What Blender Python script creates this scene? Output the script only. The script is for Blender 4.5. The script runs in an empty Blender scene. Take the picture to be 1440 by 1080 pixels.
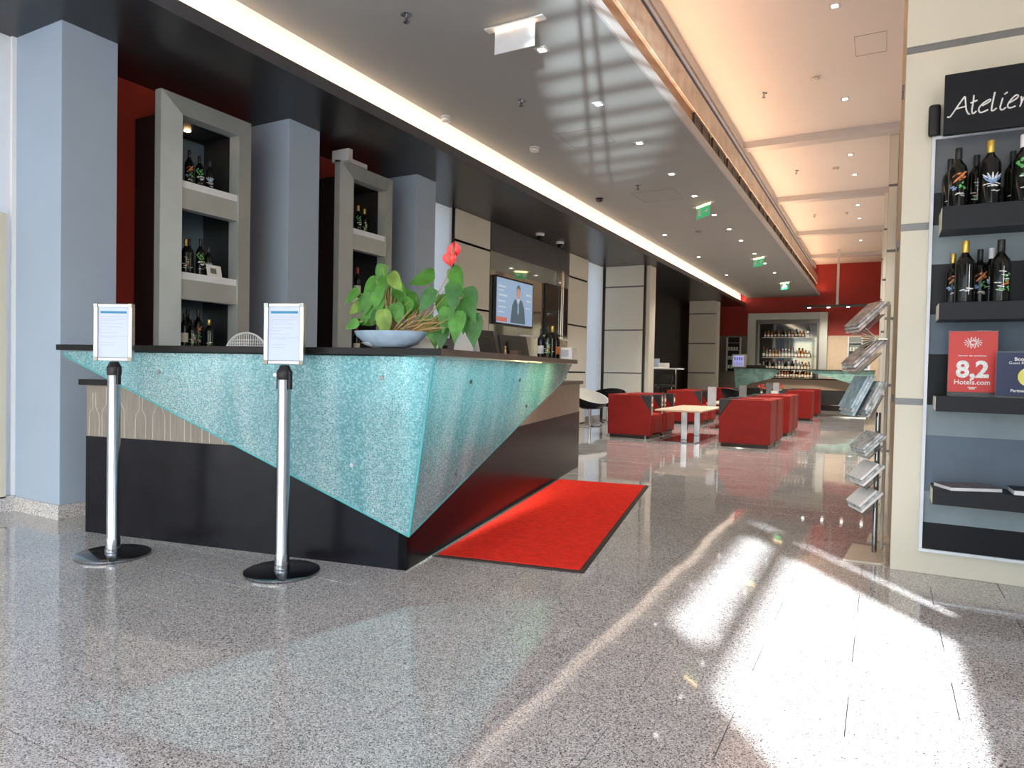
import bpy, bmesh, math, random
from mathutils import Vector, Matrix
random.seed(7)
PI = math.pi
scene = bpy.context.scene
col = scene.collection

# ------------------------------------------------------------------ camera
YAW, PITCH, ROLL = .49814, -.022512, .020297
cyw, syw, cp, sp, cr, sr = math.cos(YAW), math.sin(YAW), math.cos(PITCH), math.sin(PITCH), math.cos(ROLL), math.sin(ROLL)
fwd = Vector((-syw*cp, cyw*cp, sp)); rgt = Vector((cyw, syw, 0)); upv = rgt.cross(fwd)
r2 = rgt*cr + upv*sr; u2 = upv*cr - rgt*sr
cd = bpy.data.cameras.new('camera'); cam = bpy.data.objects.new('camera', cd); col.objects.link(cam)
cam.matrix_world = Matrix(((r2.x, u2.x, -fwd.x, 0), (r2.y, u2.y, -fwd.y, 0), (r2.z, u2.z, -fwd.z, 1.08), (0, 0, 0, 1)))
cd.sensor_fit = 'HORIZONTAL'; cd.sensor_width = 36; cd.lens = 957.2/1440*36; cd.clip_start = .05; cd.clip_end = 300
scene.camera = cam

# ------------------------------------------------------------------ world, sun, exposure
w = bpy.data.worlds.new('World'); scene.world = w; w.use_nodes = True
nt = w.node_tree; nt.nodes.clear()
sky = nt.nodes.new('ShaderNodeTexSky'); sky.sky_type = 'NISHITA'; sky.sun_disc = False
sky.sun_elevation = math.radians(41); sky.sun_rotation = math.radians(144); sky.air_density = 1.0; sky.dust_density = 2.0; sky.ozone_density = 1.2
bg = nt.nodes.new('ShaderNodeBackground'); bg.inputs[1].default_value = .60
ow = nt.nodes.new('ShaderNodeOutputWorld')
tint = nt.nodes.new('ShaderNodeVectorMath'); tint.operation = 'MULTIPLY'; tint.inputs[1].default_value = (1.0, 1.0, .98)
nt.links.new(sky.outputs[0], tint.inputs[0]); nt.links.new(tint.outputs[0], bg.inputs[0]); nt.links.new(bg.outputs[0], ow.inputs[0])
sd = bpy.data.lights.new('sun', 'SUN'); sd.energy = 20; sd.angle = math.radians(1.7); sd.color = (.95, .98, 1)
so = bpy.data.objects.new('sun', sd); col.objects.link(so)
so.rotation_euler = Vector((-.59, .81, -.88)).to_track_quat('-Z', 'Y').to_euler()
def area(name, loc, direction, sx, sy, power, color=(1, 1, 1), portal=False, parent=None, yax=(0, 0, 1)):
    d = bpy.data.lights.new(name, 'AREA'); d.shape = 'RECTANGLE'; d.size = sx; d.size_y = sy; d.energy = power; d.color = color
    o = bpy.data.objects.new(name, d); col.objects.link(o); o.location = loc
    z_ = -Vector(direction).normalized(); y_ = Vector(yax); y_ = (y_ - z_*y_.dot(z_)).normalized(); x_ = y_.cross(z_)
    o.rotation_euler = Matrix((x_, y_, z_)).transposed().to_euler()
    if portal: d.cycles.is_portal = True
    if parent: o.parent = parent
    return o
# daylight comes in through the glazed front behind the camera and the windows in the right wall
area('front_window_portal', (-2.05, -3.55, 1.9), (0, 1, 0), 6.6, 3.6, 10, portal=True)
area('side_window_portal', (1.45, .9, 2.35), (-1, 0, 0), 2.1, 2.0, 10, portal=True)
# warm strip lamps lying in the ceiling recess along the trough beam: one washes the white ceiling, one the recess
area('recess_strip_lamp', (-1.90, 10.2, 4.31), (.75, 0, .66), .05, 27, 30, (1, .56, .30), yax=(0, 1, 0))
area('recess_strip_lamp.001', (-1.85, 10.2, 3.72), (.35, 0, .94), .04, 27, 135, (1, .56, .33), yax=(0, 1, 0))
area('cove_strip_lamp', (-4.135, 10.2, 3.455), (-.75, 0, .66), .03, 27, 85, (1, .58, .26), yax=(0, 1, 0))
scene.view_settings.view_transform = 'Standard'; scene.view_settings.look = 'None'
scene.view_settings.gamma = 1; scene.view_settings.use_curve_mapping = False
scene.view_settings.exposure = 0.0

scene.cycles.blur_glossy = .08; scene.cycles.caustics_reflective = True; scene.cycles.caustics_refractive = False
scene.cycles.max_bounces = 10; scene.cycles.diffuse_bounces = 5; scene.cycles.glossy_bounces = 4; scene.cycles.sample_clamp_indirect = 6

# added spot standing in for sun reflected on the grey ceiling, cut by slats
gl = bpy.data.lights.new('added_ceiling_spot', 'SPOT'); gl.energy = 32000; gl.color = (.86, .97, 1); gl.spot_size = math.radians(5.4); gl.spot_blend = .7; gl.shadow_soft_size = .012
go = bpy.data.objects.new('added_ceiling_spot', gl); col.objects.link(go); go.location = (2.5, -8, .25)
go.rotation_euler = (Vector((-2.18, 5.75, 3.6)) - go.location).to_track_quat('-Z', 'Y').to_euler()

# ------------------------------------------------------------------ helpers
def tag(o, label=None, cat=None, group=None, kind=None):
    if label: o['label'] = label
    if cat: o['category'] = cat
    if group: o['group'] = group
    if kind: o['kind'] = kind
    return o
def empty(name, loc, rz=0, label=None, cat=None, group=None):
    o = bpy.data.objects.new(name, None); col.objects.link(o); o.location = loc; o.rotation_euler = (0, 0, rz)
    o.empty_display_size = .1
    return tag(o, label, cat, group)
class MB:
    def __init__(s): s.v = []; s.f = []; s.m = []; s.mi = 0
    def add(s, vs, fs):
        n = len(s.v); s.v += [tuple(v) for v in vs]; s.f += [tuple(i+n for i in f) for f in fs]; s.m += [s.mi]*len(fs); return s
    def box(s, x0, x1, y0, y1, z0, z1):
        vs = [(x, y, z) for z in (z0, z1) for y in (y0, y1) for x in (x0, x1)]
        return s.add(vs, [(0, 2, 3, 1), (4, 5, 7, 6), (0, 1, 5, 4), (2, 6, 7, 3), (0, 4, 6, 2), (1, 3, 7, 5)])
    def obox(s, c, sx, sy, sz, rot):
        R = rot; c = Vector(c)
        vs = [c + R @ Vector((x*sx/2, y*sy/2, z*sz/2)) for z in (-1, 1) for y in (-1, 1) for x in (-1, 1)]
        return s.add(vs, [(0, 2, 3, 1), (4, 5, 7, 6), (0, 1, 5, 4), (2, 6, 7, 3), (0, 4, 6, 2), (1, 3, 7, 5)])
    def cone(s, p0, p1, ra, rb, n=16, caps=True):
        p0 = Vector(p0); p1 = Vector(p1); d = (p1-p0).normalized(); a = d.orthogonal().normalized(); b = d.cross(a)
        vs = [p0 + (a*math.cos(t)+b*math.sin(t))*ra for t in [2*PI*i/n for i in range(n)]] + [p1 + (a*math.cos(t)+b*math.sin(t))*rb for t in [2*PI*i/n for i in range(n)]]
        fs = [(i, (i+1) % n, n+(i+1) % n, n+i) for i in range(n)]
        if caps: fs += [tuple(range(n))[::-1], tuple(range(n, 2*n))]
        return s.add(vs, fs)
    def lathe(s, prof, c=(0, 0, 0), n=20, sx=1, sy=1):
        vs = []; fs = []
        for r, z in prof:
            for i in range(n):
                t = 2*PI*i/n; vs.append((c[0]+r*sx*math.cos(t), c[1]+r*sy*math.sin(t), c[2]+z))
        for k in range(len(prof)-1):
            for i in range(n):
                j = (i+1) % n; fs.append((k*n+i, k*n+j, (k+1)*n+j, (k+1)*n+i))
        fs.append(tuple(range(n))[::-1]); fs.append(tuple((len(prof)-1)*n+i for i in range(n)))
        return s.add(vs, fs)
    def prism(s, poly, f0, f1):      # poly: list of 2-D points, f0/f1 map a point to 3-D on the two faces
        n = len(poly); vs = [f0(p) for p in poly] + [f1(p) for p in poly]
        return s.add(vs, [tuple(range(n))[::-1], tuple(range(n, 2*n))] + [(i, (i+1) % n, n+(i+1) % n, n+i) for i in range(n)])
    def tube(s, pts, r, n=6):
        pts = [Vector(p) for p in pts]; R = r if isinstance(r, (list, tuple)) else [r]*len(pts); vs = []; fs = []
        ref = Vector((.13, .27, .95)).normalized()
        for k, p in enumerate(pts):
            d = (pts[min(k+1, len(pts)-1)] - pts[max(k-1, 0)]).normalized(); a = d.cross(ref)
            if a.length < .05: a = d.cross(Vector((1, 0, 0)))
            a.normalize(); b = d.cross(a)
            for i in range(n):
                t = 2*PI*i/n; vs.append(p + (a*math.cos(t)+b*math.sin(t))*R[k])
        for k in range(len(pts)-1):
            for i in range(n):
                j = (i+1) % n; fs.append((k*n+i, k*n+j, (k+1)*n+j, (k+1)*n+i))
        fs += [tuple(range(n))[::-1], tuple((len(pts)-1)*n+i for i in range(n))]
        return s.add(vs, fs)
    def quad(s, *p): return s.add(p, [tuple(range(len(p)))])
    def build(s, name, mats, parent=None, smooth=False, bev=0, loc=None, fix=True, seg=2):
        me = bpy.data.meshes.new(name); me.from_pydata(s.v, [], s.f)
        if not isinstance(mats, (list, tuple)): mats = [mats]
        for m in mats: me.materials.append(m)
        for p, i in zip(me.polygons, s.m): p.material_index = i
        if fix:
            bm = bmesh.new(); bm.from_mesh(me); bmesh.ops.recalc_face_normals(bm, faces=bm.faces)
            if bev:
                es = [e for e in bm.edges if len(e.link_faces) == 2 and e.calc_face_angle() > .6]
                bmesh.ops.bevel(bm, geom=es, offset=bev, segments=seg, profile=.6, affect='EDGES', clamp_overlap=True)
            bm.to_mesh(me); bm.free()
        if smooth:
            me.shade_smooth()
            try: me.set_sharp_from_angle(angle=math.radians(38))
            except Exception: pass
        o = bpy.data.objects.new(name, me); col.objects.link(o)
        if parent: o.parent = parent
        if loc: o.location = loc
        return o
kids = {}
def copy_tree(o, parent=None):
    c = o.copy(); col.objects.link(c); c.parent = parent
    for ch in list(o.children): copy_tree(ch, c)
    return c
def place(proto, used, loc, rz, label=None, group=None):
    o = copy_tree(proto) if used else proto
    o.location = loc; o.rotation_euler = (0, 0, rz)
    if label: o['label'] = label
    if group: o['group'] = group
    return o

ORD = ['first', 'second', 'third', 'fourth', 'fifth', 'sixth', 'seventh', 'eighth', 'ninth', 'tenth', 'eleventh', 'twelfth', 'thirteenth', 'fourteenth', 'fifteenth', 'sixteenth', 'seventeenth']
# ------------------------------------------------------------------ materials
M = {}
def mat(name, c, rough=.5, metal=0, var=.06, scale=8, bump=0, bscale=60, spec=.5, coat=0, emit=None, estr=0, trans=0, ior=1.45, alpha=1, coatr=.05):
    m = bpy.data.materials.new(name); m.use_nodes = True; t = m.node_tree; b = t.nodes['Principled BSDF']
    b.inputs['Roughness'].default_value = rough; b.inputs['Metallic'].default_value = metal
    b.inputs['Specular IOR Level'].default_value = spec; b.inputs['Coat Weight'].default_value = coat; b.inputs['Coat Roughness'].default_value = coatr
    b.inputs['Transmission Weight'].default_value = trans; b.inputs['IOR'].default_value = ior; b.inputs['Alpha'].default_value = alpha
    g = t.nodes.new('ShaderNodeNewGeometry'); n = t.nodes.new('ShaderNodeTexNoise'); n.inputs['Scale'].default_value = scale; n.inputs['Detail'].default_value = 3
    t.links.new(g.outputs['Position'], n.inputs['Vector'])
    r = t.nodes.new('ShaderNodeValToRGB'); r.color_ramp.elements[0].position = .3; r.color_ramp.elements[1].position = .7
    r.color_ramp.elements[0].color = (*[x*(1-var) for x in c], 1); r.color_ramp.elements[1].color = (*[min(1, x*(1+var)) for x in c], 1)
    t.links.new(n.outputs['Fac'], r.inputs[0]); t.links.new(r.outputs[0], b.inputs['Base Color'])
    if bump:
        n2 = t.nodes.new('ShaderNodeTexNoise'); n2.inputs['Scale'].default_value = bscale; n2.inputs['Detail'].default_value = 2
        t.links.new(g.outputs['Position'], n2.inputs['Vector'])
        bp = t.nodes.new('ShaderNodeBump'); bp.inputs['Strength'].default_value = bump; bp.inputs['Distance'].default_value = .004
        t.links.new(n2.outputs['Fac'], bp.inputs['Height']); t.links.new(bp.outputs[0], b.inputs['Normal'])
    if emit: b.inputs['Emission Color'].default_value = (*emit, 1); b.inputs['Emission Strength'].default_value = estr
    M[name] = m; return m
mat('granite', (.4, .38, .37), .05, spec=.6, coat=.5, coatr=.03)
def granite(m, dark=1.0):
    t = m.node_tree; b = t.nodes['Principled BSDF']; g = [n for n in t.nodes if n.type == 'NEW_GEOMETRY'][0]
    v = t.nodes.new('ShaderNodeTexVoronoi'); v.inputs['Scale'].default_value = 300; t.links.new(g.outputs['Position'], v.inputs['Vector'])
    sepa = t.nodes.new('ShaderNodeSeparateColor'); t.links.new(v.outputs['Color'], sepa.inputs[0])
    r = t.nodes.new('ShaderNodeValToRGB'); r.color_ramp.interpolation = 'CONSTANT'; e = r.color_ramp.elements
    e[0].position = 0; e[0].color = (.06, .058, .058, 1); e[1].position = .12; e[1].color = (.23, .222, .218, 1)
    for p, c in ((.30, (.38, .365, .36)), (.54, (.49, .475, .47)), (.78, (.66, .65, .65))):
        x = e.new(p); x.color = (*c, 1)
    t.links.new(sepa.outputs[0], r.inputs[0])
    n = t.nodes.new('ShaderNodeTexNoise'); n.inputs['Scale'].default_value = 2.2; n.inputs['Detail'].default_value = 6; t.links.new(g.outputs['Position'], n.inputs['Vector'])
    mr = t.nodes.new('ShaderNodeMapRange'); mr.inputs[1].default_value = .3; mr.inputs[2].default_value = .7; mr.inputs[3].default_value = 1.04*dark; mr.inputs[4].default_value = 1.2*dark
    t.links.new(n.outputs['Fac'], mr.inputs[0])
    mx = t.nodes.new('ShaderNodeVectorMath'); mx.operation = 'SCALE'; t.links.new(r.outputs[0], mx.inputs[0]); t.links.new(mr.outputs[0], mx.inputs['Scale'])
    t.links.new(mx.outputs[0], b.inputs['Base Color'])
granite(M['granite'])
mat('granite_skirting', (.4, .4, .4), .25); granite(M['granite_skirting'], 1.15)
mat('joint', (.16, .15, .145), .8)
mat('blue_grey_paint', (.36, .445, .56), .6, var=.03, scale=2)
mat('white_paint', (.84, .86, .87), .6, var=.02, scale=2)
mat('ceiling_grey', (.34, .345, .34), .65, spec=.25, var=.02, scale=1)
mat('ceiling_white', (.72, .69, .67), .6, var=.02, scale=1)
mat('fascia_grey', (.50, .50, .51), .45, var=.03)
mat('soffit_black', (.022, .023, .026), .28, var=.15, scale=3, spec=.4)
mat('fascia_dark', (.07, .07, .08), .35, var=.1)
mat('red_wall', (.36, .030, .012), .6, var=.08, scale=3)
mat('red_far', (.30, .018, .012), .55, var=.08, scale=3)
mat('cream_panel', (.66, .65, .58), .45, var=.025, scale=1.5)
mat('cream_box', (.66, .62, .50), .45, var=.025, scale=1.5)
mat('tan_edge', (.52, .40, .24), .5, var=.08)
mat('groove_grey', (.20, .20, .20), .4, 0.5)
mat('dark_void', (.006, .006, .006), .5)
mat('brown_recess', (.13, .08, .05), .6, var=.1)
mat('gold_beam', (.46, .42, .37), .35, .5, var=.25, scale=5)
mat('champagne_metal', (.42, .455, .45), .42, .35, var=.06, scale=4, bump=.02)
mat('frame_side', (.14, .14, .14), .4, .6)
mat('dark_wood', (.045, .03, .025), .3, var=.2, scale=5)
mat('black_gloss', (.009, .009, .012), .22, spec=.18, var=.2)
mat('black_satin', (.018, .018, .02), .35, var=.2)
mat('counter_top_dark', (.014, .013, .013), .3, var=.2, spec=.2)
mat('counter_top_brown', (.085, .062, .052), .35, var=.12)
mat('mirror_dark', (.26, .36, .44), .12, .5, var=.04)
mat('mirror_wall', (.42, .44, .41), .045, .9, var=.03)
mat('bar_mirror', (.26, .28, .28), .04, .95, var=.03)
mat('chrome', (.78, .79, .80), .09, 1, var=.02)
mat('steel', (.38, .41, .44), .16, 1, var=.04)
mat('steel_dark', (.28, .29, .30), .12, 1, var=.04)
mat('sign_alu', (.5, .52, .54), .22, 1, var=.03)
mat('paper', (.54, .61, .76), .6, var=.01)
mat('paper_white', (.82, .82, .80), .6, var=.02)
mat('print_grey', (.42, .45, .52), .6)
mat('print_blue', (.03, .22, .42), .5)
mat('black_plastic', (.012, .012, .013), .4)
mat('white_plastic', (.72, .72, .70), .4)
mat('rug_red', (.78, .035, .022), .95, var=.12, scale=25, bump=.7, bscale=500, spec=.1)
mat('rug_border', (.035, .025, .022), .7)
mat('red_leather', (.25, .012, .009), .5, spec=.3, var=.1, scale=7, bump=.08, bscale=90)
mat('dark_leather', (.035, .037, .04), .35)
mat('table_wood', (.56, .44, .32), .32, var=.12, scale=10)
mat('bowl_ceramic', (.30, .40, .50), .25, var=.1, scale=20, coat=.4)
mat('bowl_white', (.75, .77, .80), .3)
mat('soil', (.05, .028, .018), .9, var=.4, scale=120)
mat('stem', (.36, .24, .09), .6, var=.3, scale=40)
mat('stem_grey', (.35, .28, .24), .6)
mat('leaf', (.085, .27, .04), .35, var=.35, scale=14, spec=.4)
mat('leaf_dark', (.055, .19, .04), .35, var=.3, scale=14)
mat('leaf_yellow', (.20, .33, .05), .38, var=.35, scale=16)
for k in ('leaf', 'leaf_dark', 'leaf_yellow'): pass
mat('flower_red', (.75, .015, .02), .25, var=.1, scale=60, coat=.5)
mat('bottle_dark', (.007, .008, .007), .07, spec=.35, coat=.0)
mat('bottle_clear', (.62, .66, .66), .06, trans=.6)
mat('bottle_amber', (.34, .13, .03), .08, coat=.4)
mat('bottle_green', (.03, .09, .035), .08, coat=.4)
mat('cap_black', (.012, .012, .014), .3)
mat('cap_gold', (.60, .42, .10), .28, .8, var=.1)
mat('cap_white', (.80, .78, .80), .35)
mat('cap_red', (.45, .03, .03), .35)
mat('label_cream', (.70, .66, .55), .6, var=.15, scale=90)
mat('label_white', (.78, .78, .80), .6, var=.1, scale=90)
mat('paint_orange', (.62, .20, .05), .5, var=.3, scale=120)
mat('paint_green', (.10, .40, .10), .5, var=.4, scale=120)
mat('paint_white', (.78, .78, .76), .5, var=.2, scale=120)
mat('paint_blue', (.22, .36, .62), .5, var=.3, scale=120)
mat('board_mid', (.155, .165, .18), .5, spec=.2); mat('board_dark', (.028, .03, .034), .5, spec=.2); mat('board_light', (.24, .29, .31), .5, spec=.2); mat('board_blue', (.125, .16, .20), .5, spec=.2); mat('board_black', (.010, .011, .014), .4, spec=.2)
mat('shelf_dark', (.020, .022, .026), .45, spec=.2)
mat('white_trim', (.72, .76, .80), .4)
mat('acrylic', (.75, .80, .82), .05, trans=.85, ior=1.3)
mat('red_card', (.62, .055, .045), .4, var=.05)
mat('navy_card', (.02, .03, .085), .3)
mat('yellow', (.75, .68, .15), .4)
mat('cover_mix', (.14, .11, .11), .35, var=.8, scale=35)
mat('page_white', (.72, .72, .72), .7)
mat('brochure_a', (.42, .34, .30), .3, var=.7, scale=28, coat=.6)
mat('brochure_b', (.50, .53, .53), .3, var=.6, scale=34, coat=.6)
mat('brochure_c', (.36, .52, .58), .3, var=.4, scale=24, coat=.6)
mat('page_tan', (.50, .36, .18), .6, var=.3, scale=80)
mat('rack_base', (.58, .50, .40), .4)
mat('wood_bar', (.30, .235, .185), .4, var=.12, scale=18)
mat('beige_niche', (.56, .46, .36), .55)
mat('beige_dark', (.20, .18, .15), .5)
mat('tan_glass', (.60, .65, .65), .1)
mat('monitor_black', (.014, .013, .014), .35)
mat('lamp_white', (.9, .9, .9), .5, emit=(1, .97, .9), estr=9)
mat('lamp_warm', (.9, .85, .7), .5, emit=(1, .62, .30), estr=9)
mat('cove_glow', (.9, .85, .7), .5, emit=(1, .66, .36), estr=1.5)
mat('exit_green', (.02, .35, .12), .4, emit=(.05, .60, .25), estr=.45)
mat('exit_white', (.75, .77, .80), .4)
mat('tv_blue', (.02, .02, .02), .2, emit=(.42, .60, .85), estr=.62, var=.1)
mat('tv_light', (.02, .02, .02), .2, emit=(.75, .85, .95), estr=.62)
mat('tv_suit', (.02, .02, .02), .2, emit=(.07, .12, .16), estr=.8)
mat('tv_skin', (.02, .02, .02), .2, emit=(.75, .42, .30), estr=.6)
mat('tv_red', (.02, .02, .02), .2, emit=(.85, .22, .18), estr=.6)
mat('screen_off', (.012, .02, .022), .06)
mat('pavement', (.42, .41, .39), .9)
mat('mesh_white', (.72, .73, .74), .4)
mat('fridge_blue', (.3, .3, .6), .2, emit=(.40, .42, .95), estr=.8)

def leafy(m):       # thin leaves let some light through
    t = m.node_tree; b = t.nodes['Principled BSDF']; tr = t.nodes.new('ShaderNodeBsdfTranslucent'); mx = t.nodes.new('ShaderNodeMixShader'); mx.inputs[0].default_value = .25
    src = b.inputs['Base Color'].links[0].from_socket; t.links.new(src, tr.inputs[0])
    out = [n for n in t.nodes if n.type == 'OUTPUT_MATERIAL'][0]
    t.links.new(b.outputs[0], mx.inputs[1]); t.links.new(tr.outputs[0], mx.inputs[2]); t.links.new(mx.outputs[0], out.inputs[0])
for k in ('leaf', 'leaf_dark', 'leaf_yellow'): leafy(M[k])

def translucent(name, c, f):
    m = mat(name, c, .6, var=.01); t = m.node_tree; b = t.nodes['Principled BSDF']; tr = t.nodes.new('ShaderNodeBsdfTranslucent'); mx = t.nodes.new('ShaderNodeMixShader'); mx.inputs[0].default_value = f
    tr.inputs[0].default_value = (*c, 1); out = [n for n in t.nodes if n.type == 'OUTPUT_MATERIAL'][0]
    t.links.new(b.outputs[0], mx.inputs[1]); t.links.new(tr.outputs[0], mx.inputs[2]); t.links.new(mx.outputs[0], out.inputs[0])
translucent('blind', (.85, .88, .90), .6)
# teal crackled safety glass
def glass_teal():
    m = mat('teal_glass', (.16, .45, .48), .15, coat=.35); t = m.node_tree; b = t.nodes['Principled BSDF']
    g = [n for n in t.nodes if n.type == 'NEW_GEOMETRY'][0]
    v = t.nodes.new('ShaderNodeTexVoronoi'); v.feature = 'DISTANCE_TO_EDGE'; v.inputs['Scale'].default_value = 88; t.links.new(g.outputs['Position'], v.inputs['Vector'])
    v2 = t.nodes.new('ShaderNodeTexVoronoi'); v2.inputs['Scale'].default_value = 115; t.links.new(g.outputs['Position'], v2.inputs['Vector'])
    rr = t.nodes.new('ShaderNodeValToRGB'); rr.color_ramp.elements[0].position = .0; rr.color_ramp.elements[0].color = (1, 1, 1, 1); rr.color_ramp.elements[1].position = .16; rr.color_ramp.elements[1].color = (0, 0, 0, 1)
    t.links.new(v.outputs['Distance'], rr.inputs[0])
    sc = t.nodes.new('ShaderNodeSeparateColor'); t.links.new(v2.outputs['Color'], sc.inputs[0])
    r3 = t.nodes.new('ShaderNodeValToRGB'); e = r3.color_ramp.elements; e[0].position = .0; e[0].color = (.11, .36, .41, 1); e[1].position = 1; e[1].color = (.40, .70, .72, 1)
    x = e.new(.55); x.color = (.18, .47, .51, 1)
    t.links.new(sc.outputs[0], r3.inputs[0])
    mp = t.nodes.new('ShaderNodeMapping'); mp.inputs['Scale'].default_value = (1, 1, .08); t.links.new(g.outputs['Position'], mp.inputs[0])
    n = t.nodes.new('ShaderNodeTexNoise'); n.inputs['Scale'].default_value = 4.5; n.inputs['Detail'].default_value = 2; t.links.new(mp.outputs[0], n.inputs['Vector'])  # vertical streaks of uneven light painted into the crackle colour
    mr = t.nodes.new('ShaderNodeMapRange'); mr.inputs[1].default_value = .35; mr.inputs[2].default_value = .65; mr.inputs[3].default_value = .1; mr.inputs[4].default_value = .95
    t.links.new(n.outputs['Fac'], mr.inputs[0])
    mu = t.nodes.new('ShaderNodeMath'); mu.operation = 'MULTIPLY'; t.links.new(rr.outputs[0], mu.inputs[0]); t.links.new(mr.outputs[0], mu.inputs[1])
    mx = t.nodes.new('ShaderNodeMix'); mx.data_type = 'RGBA'; t.links.new(mu.outputs[0], mx.inputs[0]); t.links.new(r3.outputs[0], mx.inputs[6]); mx.inputs[7].default_value = (.85, .93, .92, 1)
    t.links.new(mx.outputs[2], b.inputs['Base Color'])
    bp = t.nodes.new('ShaderNodeBump'); bp.inputs['Strength'].default_value = .5; bp.inputs['Distance'].default_value = .002; t.links.new(sc.outputs[1], bp.inputs['Height']); t.links.new(bp.outputs[0], b.inputs['Normal'])
    tr = t.nodes.new('ShaderNodeBsdfTranslucent'); t.links.new(mx.outputs[2], tr.inputs[0]); ms = t.nodes.new('ShaderNodeMixShader'); ms.inputs[0].default_value = .42
    out = [q for q in t.nodes if q.type == 'OUTPUT_MATERIAL'][0]
    t.links.new(b.outputs[0], ms.inputs[1]); t.links.new(tr.outputs[0], ms.inputs[2]); t.links.new(ms.outputs[0], out.inputs[0])
glass_teal()
mat('teal_edge', (.10, .44, .46), .1, coat=.5)
mat('teal_far', (.26, .50, .48), .12, coat=.6, var=.35, scale=6)
# grained wood laminate with vertical streaks
def grain(name, axis=(1, 1, .06), sc=90):
    t = M[name].node_tree; g = [n for n in t.nodes if n.type == 'NEW_GEOMETRY'][0]; n = [n for n in t.nodes if n.type == 'TEX_NOISE'][0]
    mp = t.nodes.new('ShaderNodeMapping'); mp.inputs['Scale'].default_value = axis; t.links.new(g.outputs['Position'], mp.inputs[0]); t.links.new(mp.outputs[0], n.inputs['Vector']); n.inputs['Scale'].default_value = sc
mat('taupe_wood', (.24, .205, .17), .38, var=.16); grain('taupe_wood'); grain('wood_bar', sc=60)
mat('engraved', (.58, .54, .46), .5)

# ================================================================== STRUCTURE
WL = -5.40          # left wall plane
YF = 23.8           # far wall
S = dict(kind='structure')
def st(mb, name, m, parent=None, **k):
    o = mb.build(name, m, parent, **k); o['kind'] = 'structure'; return o
# floor: bed plus granite tiles
floor = st(MB().box(-5.95, 1.5, -3.6, YF+.1, -.10, -.008), 'floor', M['joint'])
TX, TY = .63, .305
tiles = []
k0 = int((-3.6-1.945)/TY)
for k in range(k0, 80):
    y = 1.945 + (k+.5)*TY
    if y > YF: break
    off = -.07 + (.315 if (k % 2) else 0)     # joints at off + n*TX  (row k=3 spans 2.86..3.16 -> joint at -.07)
    if k % 2 == 1: off = -.07
    else: off = .245
    for n in range(-11, 4):
        x = off + (n+.5)*TX
        if x < -6.1 or x > 1.3: continue
        tiles.append((x, y))
def vis(x, y):
    d = (Vector((x, y, 0)) - Vector((0, 0, 1.08))); z = d.dot(fwd)
    if z < .3: return False
    px = 720+957.2*d.dot(r2)/z; py = 540-957.2*d.dot(u2)/z
    if not (-60 < px < 1500 and 480 < py < 1140): return False
    if y > 2.6 + (x+4.4)*.187 and x < -2.25-.187*(y-2.9) and y < 7.3: return False    # below the counter and behind it
    if x > .1 and y > 4.5: return False
    return True
tiles.sort(key=lambda p: (0 if vis(*p) else 1, math.hypot(*p)))
gx, gy = TX/2-.0014, TY/2-.0014
tm = None
rest = MB()
for i, (x, y) in enumerate(tiles):
    ax, ay = random.gauss(0, .0016), random.gauss(0, .0016)
    if i < 300:
        if tm is None:
            o = MB().box(-gx, gx, -gy, gy, -.007, 0).build('tile', M['granite'], floor, bev=.0008, seg=1); tm = o.data
        else:
            o = bpy.data.objects.new('tile', tm); col.objects.link(o); o.parent = floor
        o.location = (x, y, 0); o.rotation_euler = (ax, ay, 0)
    else:
        R = Matrix.Rotation(ax, 3, 'X') @ Matrix.Rotation(ay, 3, 'Y')
        vs = [Vector((x, y, 0)) + R @ Vector(p) for p in ((-gx, -gy, 0), (gx, -gy, 0), (gx, gy, 0), (-gx, gy, 0), (-gx, -gy, -.007), (gx, -gy, -.007), (gx, gy, -.007), (-gx, gy, -.007))]
        rest.add(vs, [(0, 1, 2, 3), (4, 5, 1, 0), (5, 6, 2, 1), (6, 7, 3, 2), (7, 4, 0, 3)])
o = rest.build('tile', M['granite'], floor); o['kind'] = 'stuff'

# ceilings
st(MB().box(-5.95, -4.09, -3.6, YF, 3.33, 3.42), 'ceiling', M['soffit_black'])                    # black lowered strip on the left
st(MB().box(-4.10, -4.085, -3.6, YF-.001, 3.331, 3.43), 'trim_1', M['fascia_dark'])
st(MB().box(-4.0, -1.845, -3.6, YF, 3.60, 3.70).box(-4.02, -4.0, -3.6, YF, 3.60, 3.72), 'ceiling', M['ceiling_grey'])
st(MB().box(-1.845, -1.825, -3.6, YF, 3.598, 3.705), 'trim_2', M['fascia_grey'])
# cove between them: back board, then glowing diffuser
st(MB().box(-4.34, -4.30, -3.6, YF, 3.42, 3.95).box(-4.34, -3.9, -3.6, YF, 3.93, 3.97), 'trim_3', M['white_paint'])
cove = MB(); cove.add([(-4.13, -3.5, 3.425), (-4.13, YF-.02, 3.425), (-4.25, -3.5, 3.50), (-4.25, YF-.02, 3.50), (-4.27, -3.5, 3.90), (-4.27, YF-.02, 3.90)], [(0, 1, 3, 2), (2, 3, 5, 4)])
cl = cove.build('cove_light', M['white_paint'], fix=False); tag(cl, 'long glowing warm light cove running between the black soffit and the grey ceiling', 'cove light')
MB().box(-4.128, -4.104, -3.4, YF-.1, 3.421, 3.428).build('lamp_strip', M['cove_glow'], cl)
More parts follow.
